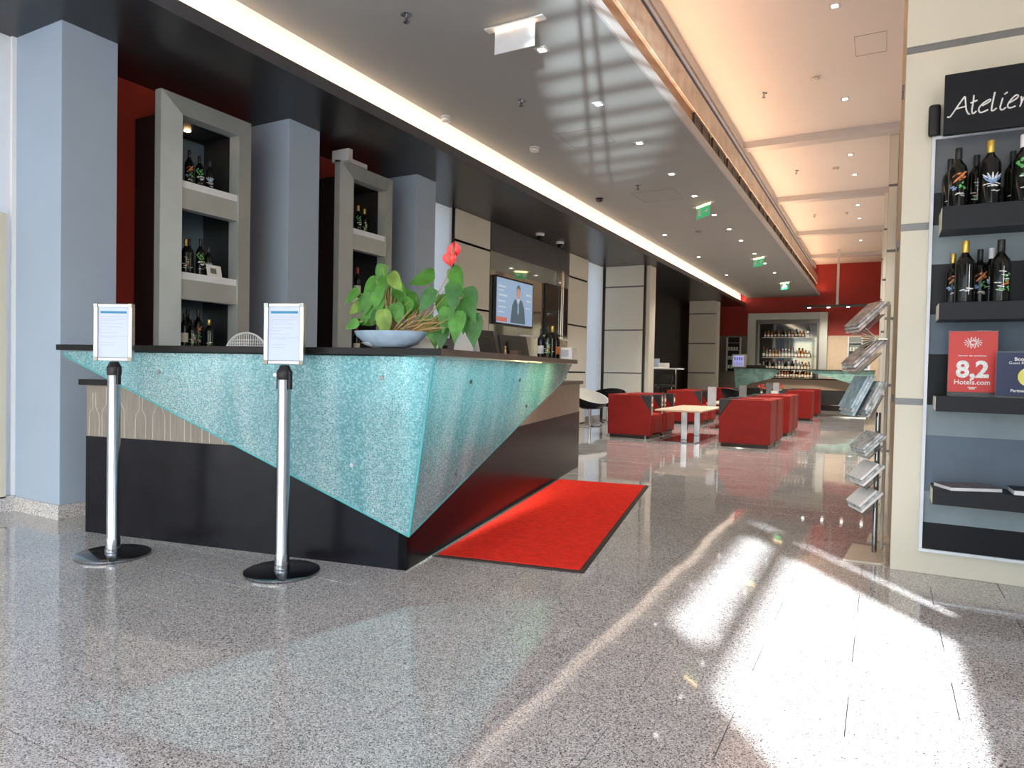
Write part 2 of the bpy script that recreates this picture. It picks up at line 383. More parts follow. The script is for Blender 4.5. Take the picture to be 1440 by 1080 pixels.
# white high ceiling with downstand beams
st(MB().box(-1.96, 1.5, -3.6, YF, 4.60, 4.70), 'ceiling', M['ceiling_white'])
st(MB().box(-1.98, -1.955, -3.6, YF, 4.47, 4.66), 'trim_4', M['fascia_grey'])
st(MB().box(-2.10, -2.06, -3.6, YF, 3.70, 4.68), 'trim_5', M['brown_recess'])
for y in (7.2-.0, 10.95, 14.6, 18.25, 21.9)[1:]:
    st(MB().box(-1.955, .12, y-.12, y+.12, 4.50, 4.61), 'ceiling_beam', M['fascia_grey'])
st(MB().box(-1.97, -1.935, -3.6, YF, 3.70, 3.98), 'trim_6', M['brown_recess'])
gb = MB().box(-1.99, -1.90, -3.6, YF-.01, 3.97, 4.24); tag(gb.build('trough_beam', M['gold_beam'], bev=.006), 'brushed gold metal trough beam along the ceiling recess', 'beam')
# air grilles in the recess
for i, y in enumerate([8.0+.92*k for k in range(17)]):
    g = empty('air_grille', (-1.935, y, 3.725), 0, ORD[i] + ' dark air grille counted from the camera, in the recess under the gold beam', 'air grille', 'air grilles in the ceiling recess')
    MB().box(0, .02, -.36, .36, 0, .22).build('opening', M['dark_void'], g)
    f = MB()
    f.box(0, .03, -.38, .38, -.015, .005).box(0, .03, -.38, .38, .215, .235).box(0, .03, -.38, -.36, 0, .22).box(0, .03, .36, .38, 0, .22).box(0, .03, -.01, .01, 0, .22)
    f.build('frame', M['black_satin'], g)
# walls
st(MB().box(-5.95, WL, -3.6, 1.5, 0, 3.34).box(-5.95, WL, 1.5, 2.56, 0, .11), 'wall_left', M['white_paint'])
def blind(n, y0, y1, z0, z1):
    wn = st(MB().box(-5.43, -5.425, y0, y1, z0, z1), 'window_%d' % n, M['blind'])
    MB().box(-5.424, -5.40, y0, y0+.03, z0, z1).box(-5.424, -5.40, y1-.03, y1, z0, z1).build('window_frame', M['white_paint'], wn)
blind(1, 1.5, 2.56, .11, 3.33); blind(2, 6.86, 8.06, .11, 3.33); blind(3, 13.0, 13.98, .11, 3.33)  # the first is plain white wall, made translucent so daylight brightens it
dl = MB().box(-5.4, -5.385, 1.6, 2.492, .1, 2.09); st(dl, 'door_1', M['cream_box'])
st(MB().box(-5.95, -5.39, 2.56, 6.86, 0, 3.34), 'wall_left', M['red_wall'])
st(MB().box(-5.5, -5.40, 6.86, 8.06, 0, .11), 'wall_left', M['granite_skirting'])
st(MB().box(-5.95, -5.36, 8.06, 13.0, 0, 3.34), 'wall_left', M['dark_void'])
st(MB().box(-5.5, -5.40, 13.0, 13.98, 0, .11), 'wall_left', M['granite_skirting'])
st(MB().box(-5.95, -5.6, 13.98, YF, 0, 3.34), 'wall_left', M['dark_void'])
st(MB().box(-5.415, -5.385, -3.5, 2.56, 0, .11), 'baseboard_left', M['granite_skirting'])
# blue-grey columns
for i, (y0, y1) in enumerate(((2.558, 2.935), (4.527, 4.913), (6.48, 6.86))):
    c = st(MB().box(-5.41, -4.84, y0, y1, 0, 3.335), 'column', M['blue_grey_paint'], bev=.004)
    c['label'] = ('blue-grey square column nearest the camera, left of the first bottle cabinet', 'blue-grey square column between the two bottle cabinets', 'blue-grey square column right of the second bottle cabinet, behind the plant')[i]
    sk = MB().box(-5.42, -4.825, y0-.015, y1+.015, 0, .10).build('skirting', M['granite_skirting'], c, bev=.003)
# panelled cream walls
def panels(name, parent_kind, fn, zs, m, gm, depth=.02):
    pass
ZS = [(0.02, 1.02), (1.05, 1.94), (1.97, 2.865), (2.90, 3.325)]
def cream_y(x, y0, y1, name='wall_left', zs=ZS):      # faces +X
    o = st(MB().box(x-.2, x-.02, y0, y1, 0, zs[-1][1]), name, M['groove_grey'])
    for a, b in zs: MB().box(x-.03, x, y0+.002, y1-.002, a, b).build('panel', M['cream_panel'], o, bev=.002, seg=1)
    return o
def cream_x(y, x0, x1, name='wall_left', zs=ZS, depth=.5, m='cream_panel'):      # faces -Y
    o = st(MB().box(x0, x1, y+.02, y+depth, 0, zs[-1][1]), name, M['groove_grey'])
    for a, b in zs: MB().box(x0+.002, x1-.002, y, y+.03, a, b).build('panel', M[m], o, bev=.002, seg=1)
    return o
cream_y(-5.34, 8.07, 9.03)
cream_y(-5.34, 12.02, 12.99)
c1 = cream_x(13.98, -5.34, -4.49)
MB().box(-4.49, -4.46, 14.03, 14.5, 0, 3.325).build('dark_reveal', M['black_satin'], c1)
MB().box(-4.46, -4.38, 14.1, 14.5, 0, 3.325).build('side_panel', M['cream_panel'], c1)
c2 = cream_x(21.6, -5.42, -4.6, zs=[(0.02, 1.05), (1.09, 1.97), (2.01, 2.90), (2.94, 3.325)], depth=.4)
MB().box(-4.6, -4.55, 21.62, 22.0, 0, 3.3).build('side_panel', M['cream_panel'], c2)
# far wall
fw = st(MB().box(-5.95, 1.5, YF, YF+.2, 0, 4.7), 'wall_far', M['red_far'])
MB().box(-4.93, -3.95, YF-.04, YF+.01, 0, 2.345).build('lower_panel', M['beige_dark'], fw)
MB().box(-1.56, .1, YF-.04, YF+.01, 0, 2.33).build('lower_panel', M['beige_niche'], fw)
# right side: cream wall with pillars
st(MB().box(.12, .3, 6.2, YF, 0, 4.62), 'wall_right', M['cream_panel'])
ZP = [(0.02, .93), (.97, 1.89), (1.93, 2.86), (2.90, 3.8), (3.84, 4.6)]
cream_x(14.5, -.055, .115, 'wall_right', ZP, .6)
cream_x(18.2, -.10, .115, 'wall_right', ZP, .6)
cream_x(11.2, .0, .115, 'wall_right', ZP, .4)
# right wall beside / behind the camera with its window openings (sun comes through here)
wr = MB()
def wallbox(y0, y1, z0, z1): wr.box(1.30, 1.36, y0, y1, z0, z1)
wallbox(-3.6, 6.3, 0, 1.0); wallbox(-3.6, 6.3, 3.2, 4.65); wallbox(-3.6, -3.2, 1.0, 3.2); wallbox(-1.7, -.17, 1.0, 3.2)
wallbox(-.17, 1.9, 1.0, 1.51); wallbox(-.17, 1.9, 2.70, 2.83); wallbox(-.17, .02, 2.83, 3.2); wallbox(.02, 1.9, 3.15, 3.2)
wallbox(1.9, 2.21, 1.0, 3.2); wallbox(2.21, 2.34, 1.0, 1.47); wallbox(2.21, 2.34, 2.67, 2.85); wallbox(2.34, 6.3, 1.0, 3.2)
st(wr, 'wall_right', M['white_paint'])
# front wall behind the camera: glazed bays with posts
wb = MB(); wb.box(-5.95, 1.5, -3.66, -3.6, 3.7, 4.7).box(-5.95, 1.5, -3.66, -3.6, 0, .10)
for x in (-5.95, -4.3, -2.8, -1.3, .2, 1.3): wb.box(x, x+.12, -3.68, -3.58, 0, 3.75)
wb.box(-5.95, 1.4, -3.67, -3.59, 2.3, 2.38)
st(wb, 'wall_back', M['fascia_dark'])
st(MB().box(-40, 40, -50, -3.7, -.15, -.02).box(1.6, 40, -3.7, 30, -.15, -.02).box(-40, -6.0, -3.7, 30, -.15, -.02), 'floor_outside', M['pavement'])

slat_mb = MB()      # unseen slats added outside to break the spot's light into a pattern
for z in (1.06, 1.085, 1.112, 1.14, 1.168, 1.2, 1.235, 1.27, 1.305, 1.345, 1.39): slat_mb.box(.2, 2.2, -3.92, -3.91, z, z+.0085)
for x, dx in ((.55, .05), (.78, -.12), (.95, .10), (1.12, -.05), (1.35, .08), (1.6, 0)): slat_mb.prism([(x, 0), (x+.010, 0), (x+.010+dx, 1.47), (x+dx, 1.47)], lambda p: (p[0], -3.93, p[1]), lambda p: (p[0], -3.925, p[1]))
tag(slat_mb.build('added_pattern_slats', M['steel_dark']), 'thin steel slats added outside the glazed front to pattern the ceiling light', 'light slats')

# ================================================================== DISPLAY CABINETS (left niches)
def cabinet(y0, label, bracket=False):
    g = empty('display_cabinet', (-5.38, y0, 0), 0, label, 'cabinet')
    W = .845; fx0, fx1 = .42, .54; oy0, oy1 = .15, .68; H = 3.165
    ops = [(2.45, 3.005, 2.495), (1.735, 2.285, 1.79), (1.02, 1.575, 1.195)]
    b = MB()
    b.box(.0, .45, .11, .13, 0, 3.04).box(.0, .45, .72, .74, 0, 3.04).box(0, .45, .13, .72, 3.02, 3.04).box(0, .02, .13, .72, 0, 3.02).box(0, .45, .13, .72, 0, .30)
    b.build('cabinet_body', M['black_satin'], g)
    f = MB()
    # bevelled picture frame: outer edge thin, inner edge proud, corners mitred
    def ring(a, bb): return [(fx1-.06, a, bb)]
    O = [(0, 0), (W, 0), (W, H), (0, H)]; I = [(oy0, .35), (oy1, .35), (oy1, 3.005), (oy0, 3.005)]
    vs = [(fx0, *p) for p in O] + [(fx1-.05, *p) for p in O] + [(fx1, *p) for p in I] + [(fx0, *p) for p in I]
    fs = []
    for i in range(4):
        j = (i+1) % 4
        fs += [(i, j, 4+j, 4+i), (4+i, 4+j, 8+j, 8+i), (8+i, 8+j, 12+j, 12+i), (12+i, 12+j, j, i)]
    f.add(vs, fs)
    f.build('frame', M['champagne_metal'], g)
    for z0, z1 in ((2.285, 2.45), (1.575, 1.735), (.86, 1.02)):
        MB().box(fx0+.02, fx1-.015, oy0-.005, oy1+.005, z0, z1).build('cross_rail', M['champagne_metal'], g, bev=.003)
    for z0, z1, zg in ops:
        MB().box(.04, fx1-.06, .135, .715, zg-.012, zg-.001).build('glass_shelf', M['tan_glass'], g)
        MB().box(fx1-.035, fx1-.02, oy0, oy1, z0, z0+.055).build('shelf_lip', M['white_trim'], g)
    MB().box(.022, .035, .13, .42, .9, 3.0).box(.022, .035, .425, .72, .9, 3.0).build('mirror_back', M['mirror_dark'], g)
    MB().box(.2, .24, .4, .44, 3.005, 3.018).build('cabinet_lamp', M['lamp_warm'], g)
    if bracket:
        MB().box(.38, .60, .0, .06, H-.02, H+.1).box(.42, .50, .06, .40, H+.005, H+.05).build('top_bracket', M['fascia_grey'], g)
    return g
cab1 = cabinet(3.30, 'tall champagne metal framed bottle cabinet between the first two blue-grey columns')
cab2 = cabinet(5.25, 'tall metal framed bottle cabinet behind the plant, with a bracket on its top', True)

# ================================================================== BOTTLES
def motif(kind):
    mb = MB(); r = .0385
    rnd = random.Random(hash(kind) % 1000 if False else {'wing': 1, 'lily': 2, 'tree': 3, 'lines': 4, 'stripe': 5}[kind])
    def patch(a, z, da, dz, rot):
        pts = []
        n = 6
        for i in range(n):
            t = 2*PI*i/n; u = math.cos(t)*da; v = math.sin(t)*dz
            uu = u*math.cos(rot)-v*math.sin(rot); vv = u*math.sin(rot)+v*math.cos(rot)
            an = a + uu/r; pts.append((r*math.cos(an)*1.012, r*math.sin(an)*1.012, z+vv))
        mb.quad(*pts)
    if kind == 'wing':
        mb.mi = 0
        for q in range(6): patch(-PI/2+.1+rnd.uniform(-.5, .5), .135+q*.006, .022, .005, .7+rnd.uniform(-.2, .2))
        mb.mi = 1
        for q in range(7): patch(-PI/2+rnd.uniform(-.1, .7), .10+rnd.uniform(-.01, .02), .008, .004, rnd.uniform(0, 3))
        mb.mi = 3
        for q in range(4): patch(-PI/2+rnd.uniform(-.8, -.2), .09+rnd.uniform(-.01, .01), .010, .004, .2)
        mb.mi = 2
        for q in range(5): patch(-PI/2+rnd.uniform(-.5, .5), .06+rnd.uniform(-.01, .01), .012, .0016, rnd.uniform(-.5, .5))
    if kind == 'lily':
        mb.mi = 3
        for q in range(5): patch(-PI/2-.5+q*.25, .115, .006, .024, (q-2)*-.35)
        mb.mi = 2
        for q in range(5): patch(-PI/2-.6+q*.3, .128, .003, .02, (q-2)*-.4)
        for q in range(5): patch(-PI/2+rnd.uniform(-.6, .6), .085+rnd.uniform(-.01, .01), .016, .003, rnd.uniform(-.3, .3))
        for q in range(4): patch(-PI/2+rnd.uniform(.1, .6), .06, .010, .0016, rnd.uniform(-.7, .7))
    if kind == 'tree':
        mb.mi = 1
        for q in range(16): patch(-PI/2+rnd.uniform(-.9, .9), .15+rnd.uniform(-.035, .035), .009, .006, rnd.uniform(0, 3))
        mb.mi = 2
        for q in range(9): patch(-PI/2+rnd.uniform(-1, 1), .10+rnd.uniform(-.012, .02), .012, .005, rnd.uniform(-.3, .3))
        for q in range(4): patch(-PI/2+rnd.uniform(-.4, .4), .06, .010, .0016, rnd.uniform(-.7, .7))
    if kind == 'lines':
        mb.mi = 2
        for q in range(6): patch(-PI/2-.1+rnd.uniform(-.5, .5), .055+q*.018, .016, .003, rnd.uniform(-.3, .3))
        patch(-PI/2, .11, .0015, .07, 0)
        mb.mi = 1
        for q in range(8): patch(-PI/2+rnd.uniform(-.6, .7), .05+rnd.uniform(0, .1), .009, .004, rnd.uniform(0, 3))
        mb.mi = 0
        for q in range(4): patch(-PI/2+rnd.uniform(-.5, .5), .07+rnd.uniform(0, .03), .010, .004, .4)
    if kind == 'stripe':
        mb.mi = 2
        patch(-PI/2+.15, .11, .0018, .085, 0)
        for q in range(5): patch(-PI/2+rnd.uniform(-.5, .5), .05+rnd.uniform(0, .02), .012, .003, rnd.uniform(-.3, .3))
    return mb
PAINT = ['paint_orange', 'paint_green', 'paint_white', 'paint_blue']
BP = [(.034, 0), (.0375, .004), (.0375, .185), (.034, .205), (.022, .225), (.0145, .238), (.0135, .245), (.0135, .30)]
proto_cache = {}
def bottle(loc, cap, mot, label, group=None, s=1.0, rz=0, h=1.0, name='wine_bottle', cat='bottle', body='bottle_dark'):
    key = (cap, mot, body)
    if key not in proto_cache:
        g = empty(name, (0, 0, 0), 0, 'x', cat)
        MB().lathe(BP, n=18).build('glass', M[body], g, smooth=True)
        MB().lathe([(.0142, .245), (.0150, .247), (.0150, .300), (.0142, .303)], n=14).build('capsule', M[cap], g, smooth=True)
        if mot in ('wing', 'lily', 'tree', 'lines', 'stripe'): motif(mot).build('painted_motif', [M[k] for k in PAINT], g, fix=False)
        elif mot: MB().lathe([(.0378, .05), (.0382, .051), (.0382, .13), (.0378, .131)], n=18).build('label', M[mot], g, smooth=True)
        proto_cache[key] = g; o = g
    else: o = copy_tree(proto_cache[key])
    o.location = loc; o.rotation_euler = (0, 0, rz); o.scale = (s, s, s*h); o['label'] = label
    if group: o['group'] = group
    return o
# cabinet bottles (front row y, x, shelf z)
GC1 = 'wine bottles in the first cabinet'; GC2 = 'wine bottles in the second cabinet'
def cb(y, z, x, cap, mot, label, grp, h=1.0): bottle((x, y, z), cap, mot, label, grp, .95, 1.1, h)
cb(3.625, 2.495, -5.00, 'cap_black', 'wing', 'left of three dark bottles on the top shelf of the first cabinet', GC1, 1.06)
cb(3.720, 2.495, -5.00, 'cap_black', 'tree', 'middle dark bottle with white and green motif, top shelf of the first cabinet', GC1, .98)
cb(3.815, 2.495, -5.00, 'cap_black', 'lily', 'right of three dark bottles on the top shelf of the first cabinet', GC1, .95)
cb(3.600, 1.790, -5.00, 'cap_gold', 'lines', 'leftmost bottle on the second shelf of the first cabinet, gold capsule', GC1)
cb(3.660, 1.790, -5.04, 'cap_black', 'stripe', 'dark bottle second from the left on the second shelf of the first cabinet', GC1, 1.05)
cb(3.735, 1.790, -5.0, 'cap_black', 'tree', 'bottle with a big white and green motif on the second shelf of the first cabinet', GC1, 1.08)
cb(3.810, 1.790, -5.0, 'cap_black', 'lily', 'rightmost bottle on the second shelf of the first cabinet', GC1, .9)
cb(3.595, 1.195, -5.0, 'cap_black', 'label_cream', 'leftmost bottle on the third shelf of the first cabinet', GC1, .98)
cb(3.640, 1.195, -4.96, 'cap_black', 'lines', 'short bottle with a green motif on the third shelf of the first cabinet', GC1, .82)
cb(3.680, 1.195, -5.08, 'cap_black', 'stripe', 'tall dark bottle at the back of the third shelf of the first cabinet', GC1, 1.12)
cb(3.750, 1.195, -5.04, 'cap_black', 'wing', 'tall dark bottle in the middle of the third shelf of the first cabinet', GC1, 1.12)
cb(3.810, 1.195, -4.98, 'cap_gold', 'stripe', 'rightmost bottle on the third shelf of the first cabinet, gold capsule', GC1, .85)
cb(5.655, 2.495, -5.0, 'cap_gold', 'tree', 'left bottle on the top shelf of the second cabinet', GC2, 1.05)
cb(5.755, 2.495, -5.0, 'cap_gold', 'lines', 'right bottle on the top shelf of the second cabinet, gold capsule', GC2, 1.0)
cb(5.660, 1.790, -5.0, 'cap_red', 'label_white', 'bottle with a white label on the second shelf of the second cabinet', GC2, 1.2)
cb(5.660, 1.195, -5.0, 'cap_red', 'label_cream', 'bottle on the third shelf of the second cabinet, half hidden by the plant', GC2, 1.0)
pc = empty('photo_card', (-4.91, 3.80, 1.79), math.radians(95), 'small white card with a dark picture leaning on the second shelf of the first cabinet', 'card')
MB().obox((0, 0, .05), .15, .004, .10, Matrix.Rotation(-.2, 3, 'X')).build('card', M['paper_white'], pc)
MB().obox((-.01, -.003, .05), .06, .002, .045, Matrix.Rotation(-.2, 3, 'X')).build('picture', M['board_mid'], pc)

# ================================================================== RECEPTION COUNTER
CA = .1853; C0 = (-2.181, 2.881, 0)
ct = empty('reception_counter', C0, CA, 'long dark reception counter with teal crackled glass corner and taupe wood band', 'counter')
LU, LV = -2.236, 4.22
MB().box(LU, 0, 0, .05, 0, .605).box(-.05, 0, 0, LV, 0, .62).box(LU, LU+.05, .05, .85, 0, .6).box(-.55, -.05, LV-.05, LV, 0, .6).build('lower_panel', M['black_gloss'], ct, bev=.003)
MB().box(LU+.002, -.003, .004, .045, .605, .925).build('wood_band', M['taupe_wood'], ct)
MB().box(-.045, -.004, .004, LV-.003, .62, .925).build('wood_band', M['taupe_wood'], ct)
# engraved bottle outlines on the front wood band
eng = MB()
for i, u in enumerate([-2.17, -2.06, -1.98, -1.80, -1.66, -1.52, -1.38, -1.24, -1.1, -.96]):
    s = .9+.25*((i*7) % 3)/2; b0 = .61
    for sg in (-1, 1):
        w1, w2 = .045*s, .014*s; hh = .17*s
        pts = [(u+sg*w1, b0), (u+sg*w1, b0+hh*.75), (u+sg*w1*.9, b0+hh*.9), (u+sg*w2, b0+hh*1.15), (u+sg*w2, min(.92, b0+hh*1.75))]
        eng.tube([(p, .0025, z) for p, z in pts], .0022, 4)
eng.build('engraved_bottle_outline', M['engraved'], ct)
MB().box(LU-.03, .03, -.03, .30, .925, .96).build('ledge', M['counter_top_dark'], ct, bev=.003)
MB().box(-.30, .03, .30, LV+.03, .925, .96).build('ledge', M['counter_top_brown'], ct, bev=.003)
# risers between ledge and top, top slab
MB().box(LU+.1, -.05, .08, .12, .96, 1.135).box(-.12, -.08, .12, 3.1, .96, 1.135).build('riser', M['black_satin'], ct)
a, bq = -.16, .30
MB().prism([(-2.29, a), (.245, a), (.245, bq), (-2.29, bq)], lambda p: (p[0], p[1], 1.137), lambda p: (p[0], p[1], 1.172)).build('top_slab', M['counter_top_dark'], ct, bev=.003)
MB().box(-.22, .247, a+.012, 2.95, 1.1365, 1.1725).build('top_slab', M['counter_top_brown'], ct, bev=.003)
# leaning glass: front sheet and side sheet
sf, sl = .112, .184
def fr(p): return (p[0], -.016-sf*(p[1]-.19), p[1])
def fb(p): return (p[0], -.003-sf*(p[1]-.19), p[1])
MB().prism([(.02, .19), (.193, 1.13), (-2.29, 1.13), (-2.27, 1.105)], fr, fb).build('front_glass', M['teal_glass'], ct)
def gr(p): return (.02+sl*(p[1]-.19), p[0], p[1])
def gq(p): return (.006+sl*(p[1]-.19), p[0], p[1])
MB().prism([(-.016, .19), (-.121, 1.13), (2.93, 1.13), (2.76, .99)], gr, gq).build('side_glass', M['teal_glass'], ct)
MB().tube([(.02, -.016, .192), (.193, -.121, 1.13)], .008, 8).build('glass_corner_edge', M['teal_edge'], ct)
ed = MB()
ed.tube([fr((-2.27, 1.104)), fr((.02, .188))], .005, 6).tube([gr((-.016, .188)), gr((2.76, .989)), gr((2.93, 1.13))], .005, 6)
ed.build('glass_edge', M['teal_edge'], ct)
for u, z in ((-1.55, 1.02), (-.75, 1.02), (-.1, 1.02), (-.3, .55)):
    q = fr((u, z)); MB().cone((q[0], q[1]-.006, q[2]), (q[0], .0, q[2]), .012, .012, 12).build('glass_fixing', M['steel_dark'], ct)
for v, z in ((.45, 1.0), (1.4, 1.0), (1.7, .8), (.5, .45)):
    q = gr((v, z)); MB().cone((q[0]+.006, q[1], q[2]), (0, q[1], q[2]), .012, .012, 12).build('glass_fixing', M['steel_dark'], ct)
for (u, v, lx, ly, pw) in ((.05, 1.0, .03, 2.2, 38), (-1.1, -.045, 2.0, .03, 3)):
    a_ = area('added_glass_light', (u, v, 1.125), (0, 0, -1), lx, ly, pw, (.80, 1, 1), yax=(0, 1, 0), parent=ct)  # cool strip lights added behind the glass to brighten it
# warm lamps under the top behind the side glass
for v in (1.75, 2.15):
    lp = MB().box(.05, .11, v-.05, v+.05, 1.118, 1.134).build('counter_lamp', M['lamp_warm'], ct)
    l = bpy.data.lights.new('counter_glow', 'POINT'); l.energy = 7; l.color = (1, .80, .28); l.shadow_soft_size = .02
    lo = bpy.data.objects.new('counter_glow', l); col.objects.link(lo); lo.parent = ct; lo.location = (.05, v, 1.0)
# inner desk
MB().box(LU+.1, -.12, .12, .75, .70, .74).box(-.80, -.12, .75, LV-.1, .70, .74).build('inner_desk', M['dark_wood'], ct)

# red carpet
rg = empty('carpet_mat', C0, CA, 'red entrance mat with black rubber border lying beside the counter', 'mat')
MB().box(.012, .89, .30, 3.24, 0.001, .008).build('border', M['rug_border'], rg, bev=.002)
MB().box(.036, .862, .33, 3.205, .008, .013).build('pile', M['rug_red'], rg, bev=.002)

# ================================================================== STANCHIONS
def stanchion(first, loc, rz, label, tilt):
    g = empty('sign_stanchion', loc, 0, label, 'stanchion', 'sign stanchions in front of the counter')
    MB().lathe([(.188, 0), (.190, .004), (.190, .014), (.180, .019), (.03, .022)], n=48).build('base', M['steel_dark'], g, smooth=True)
    MB().lathe([(.040, .022), (.042, .03), (.036, .06), (.036, .10), (.033, .105), (.033, 1.0)], n=28).build('post', M['steel'], g, smooth=True)
    MB().lathe([(.034, 1.0), (.037, 1.004), (.037, 1.045), (.03, 1.055), (.022, 1.075)], n=24).build('belt_head', M['black_plastic'], g, smooth=True)
    MB().box(-.049, -.035, -.010, .010, .95, 1.045).box(.035, .049, -.010, .010, .95, 1.045).build('belt_clip', M['black_plastic'], g, bev=.004)
    R = Matrix.Rotation(rz, 3, 'Z')
    s = bpy.data.objects.new('sign_frame', None)
    f = MB(); wv, hv = .113, .158; zc = 1.235
    def rbox(x0, x1, y0, y1, z0, z1, mb):
        c = R @ Vector(((x0+x1)/2, (y0+y1)/2, 0)); mb.obox((c.x, c.y, (z0+z1)/2), x1-x0, y1-y0, z1-z0, R)
    rbox(-wv, -wv+.024, -.018, .012, zc-hv, zc+hv, f); rbox(wv-.024, wv, -.018, .012, zc-hv, zc+hv, f)
    rbox(-wv+.024, wv-.024, -.016, .012, zc-hv, zc-hv+.022, f); rbox(-wv+.024, wv-.024, -.016, .012, zc+hv-.022, zc+hv, f)
    rbox(-wv+.02, wv-.02, .0, .012, zc-hv+.02, zc+hv-.02, f)
    fo = f.build('sign_frame', M['sign_alu'], g, bev=.005)
    cn = MB()
    for sx in (-1, 1):
        for sz in (-1, 1): rbox(sx*(wv-.013)-.012, sx*(wv-.013)+.012, -.0195, -.017, zc+sz*(hv-.012)-.011, zc+sz*(hv-.012)+.011, cn)
    cn.build('frame_corner', M['steel_dark'], fo, bev=.002)
    p = MB(); rbox(-wv+.023, wv-.023, -.006, .0, zc-hv+.021, zc+hv-.021, p); po = p.build('paper_sheet', M['paper'], g)
    pr = MB(); rbox(-.078, .075, -.0072, -.006, zc+.104, zc+.116, pr); pr.build('blue_header', M['print_blue'], po)
    tx = MB(); rr = random.Random(5)
    for z, l in ((.085, .15), (.072, .14), (.064, .09), (.05, .13), (.03, .12), (.016, .06), (-.002, .10), (-.02, .15), (-.027, .08), (-.056, .09), (-.07, .075)):
        x = -.077
        while x < -.077+l:
            wd = rr.uniform(.008, .022); rbox(x, min(x+wd, -.077+l+.005), -.0071, -.006, zc+z-.0013, zc+z+.0013, tx); x += wd+.004
    tx.build('printed_lines', M['print_grey'], po)
    return g
stanchion(True, (-3.715, 2.245, 0), .40, 'left chrome stanchion with a framed white notice, at the left end of the counter', 0)
stanchion(False, (-2.70, 2.515, 0), .28, 'right chrome stanchion with a framed white notice, before the glass front of the counter', 0)

# ================================================================== PLANT ON THE COUNTER
pl = empty('potted_anthurium', (C0[0], C0[1], 0), CA, 'anthurium with heart-shaped leaves and two red flowers in a low grey-blue bowl', 'plant')
bc = (-.065, -.09)
prof = [(.06, 1.174), (.10, 1.180), (.155, 1.205), (.19, 1.235), (.203, 1.258), (.196, 1.258), (.17, 1.236), (.05, 1.225)]
MB().lathe([(r, z) for r, z in prof], c=(bc[0], bc[1], 0), n=32, sx=1, sy=.62).build('bowl', M['bowl_ceramic'], pl, smooth=True)
MB().lathe([(.185, 1.237), (.16, 1.247), (.05, 1.252)], c=(bc[0], bc[1], 0), n=24, sx=1, sy=.62).build('soil', M['soil'], pl)
MB().lathe([(.09, 1.174), (.13, 1.186), (.16, 1.2), (.12, 1.186)], c=(bc[0]-.02, bc[1]+.03, 0), n=24, sx=1, sy=.7).build('saucer', M['bowl_white'], pl, smooth=True)
LEAVES = [(-0.263, -0.15, 1.434, 0.096, -0.7, -0.7), (-0.273, -0.09, 1.381, 0.1, -0.7, -0.6), (-0.273, -0.13, 1.289, 0.083, -0.8, -0.4), (-0.197, -0.08, 1.485, 0.117, -0.5, -0.8), (-0.137, -0.07, 1.548, 0.108, -0.2, -0.9), (-0.065, -0.19, 1.477, 0.1, 0, -1), (0.018, -0.2, 1.495, 0.108, 0.6, -0.7), (-0.091, -0.03, 1.482, 0.108, 0.1, -1), (-0.172, -0.15, 1.397, 0.108, -0.2, -1), (-0.106, -0.15, 1.396, 0.108, 0, -1), (-0.114, -0.0, 1.411, 0.125, 0.1, -1), (0.018, -0.11, 1.363, 0.125, -0.5, -0.8), (-0.044, -0.03, 1.433, 0.108, 0.4, -0.9), (-0.054, -0.18, 1.288, 0.133, 0.1, -1), (-0.145, -0.07, 1.341, 0.075, 0, -1), (-0.122, -0.17, 1.323, 0.075, -0.3, -0.9), (-0.207, -0.07, 1.308, 0.075, -0.9, -0.3), (0.072, -0.03, 1.534, 0.142, -1, -0.3), (0.139, -0.1, 1.413, 0.125, -0.5, -0.8), (0.282, -0.05, 1.527, 0.125, 0.5, -0.8), (0.284, -0.07, 1.467, 0.1, 0.7, -0.5), (0.32, -0.19, 1.412, 0.125, 0.1, -1), (0.227, -0.05, 1.367, 0.158, 0.25, -1), (0.317, -0.08, 1.36, 0.142, 1, 0.1), (0.39, -0.14, 1.364, 0.125, 0.5, -0.9), (0.338, -0.19, 1.275, 0.142, -0.1, -1), (0.321, -0.03, 1.303, 0.1, -0.2, -1), (0.396, -0.11, 1.263, 0.15, 0, -1), (0.138, -0.06, 1.272, 0.133, 0.4, -1), (0.149, -0.02, 1.242, 0.125, 0, -1), (0.202, -0.06, 1.236, 0.125, 0.1, -1), (0.163, -0.02, 1.315, 0.083, -0.6, -0.5), (-.02, .0, 1.37, .12, .3, -1), (.0, -.05, 1.42, .12, .5, -.8), (-.16, -.02, 1.44, .12, -.4, -1), (-.07, -.02, 1.36, .12, .2, -1), (-.02, -.08, 1.45, .12, .5, -.9), (-.13, -.05, 1.50, .12, -.3, -.8), (-.2, -.04, 1.42, .11, -.6, -.8), (-.08, -.12, 1.33, .1, .1, -1), (.04, -.05, 1.40, .12, .5, -.9), (-.15, .02, 1.34, .11, -.2, -1), (-.23, -.1, 1.40, .10, -.5, -.9), (-.17, -.14, 1.35, .10, -.3, -1), (.0, -.14, 1.34, .11, .3, -1), (-.1, -.16, 1.43, .10, -.2, -1), (-.2, -.12, 1.33, .09, -.6, -.7), (.25, -.13, 1.31, .12, -.2, -1), (.36, -.05, 1.42, .12, .3, -1)]
rl = random.Random(11)
HEART = [(0, 1.0), (.10, .78), (.25, .52), (.36, .24), (.39, .0), (.34, -.2), (.22, -.32), (.08, -.30), (0, -.20)]   # half outline, tip at +1
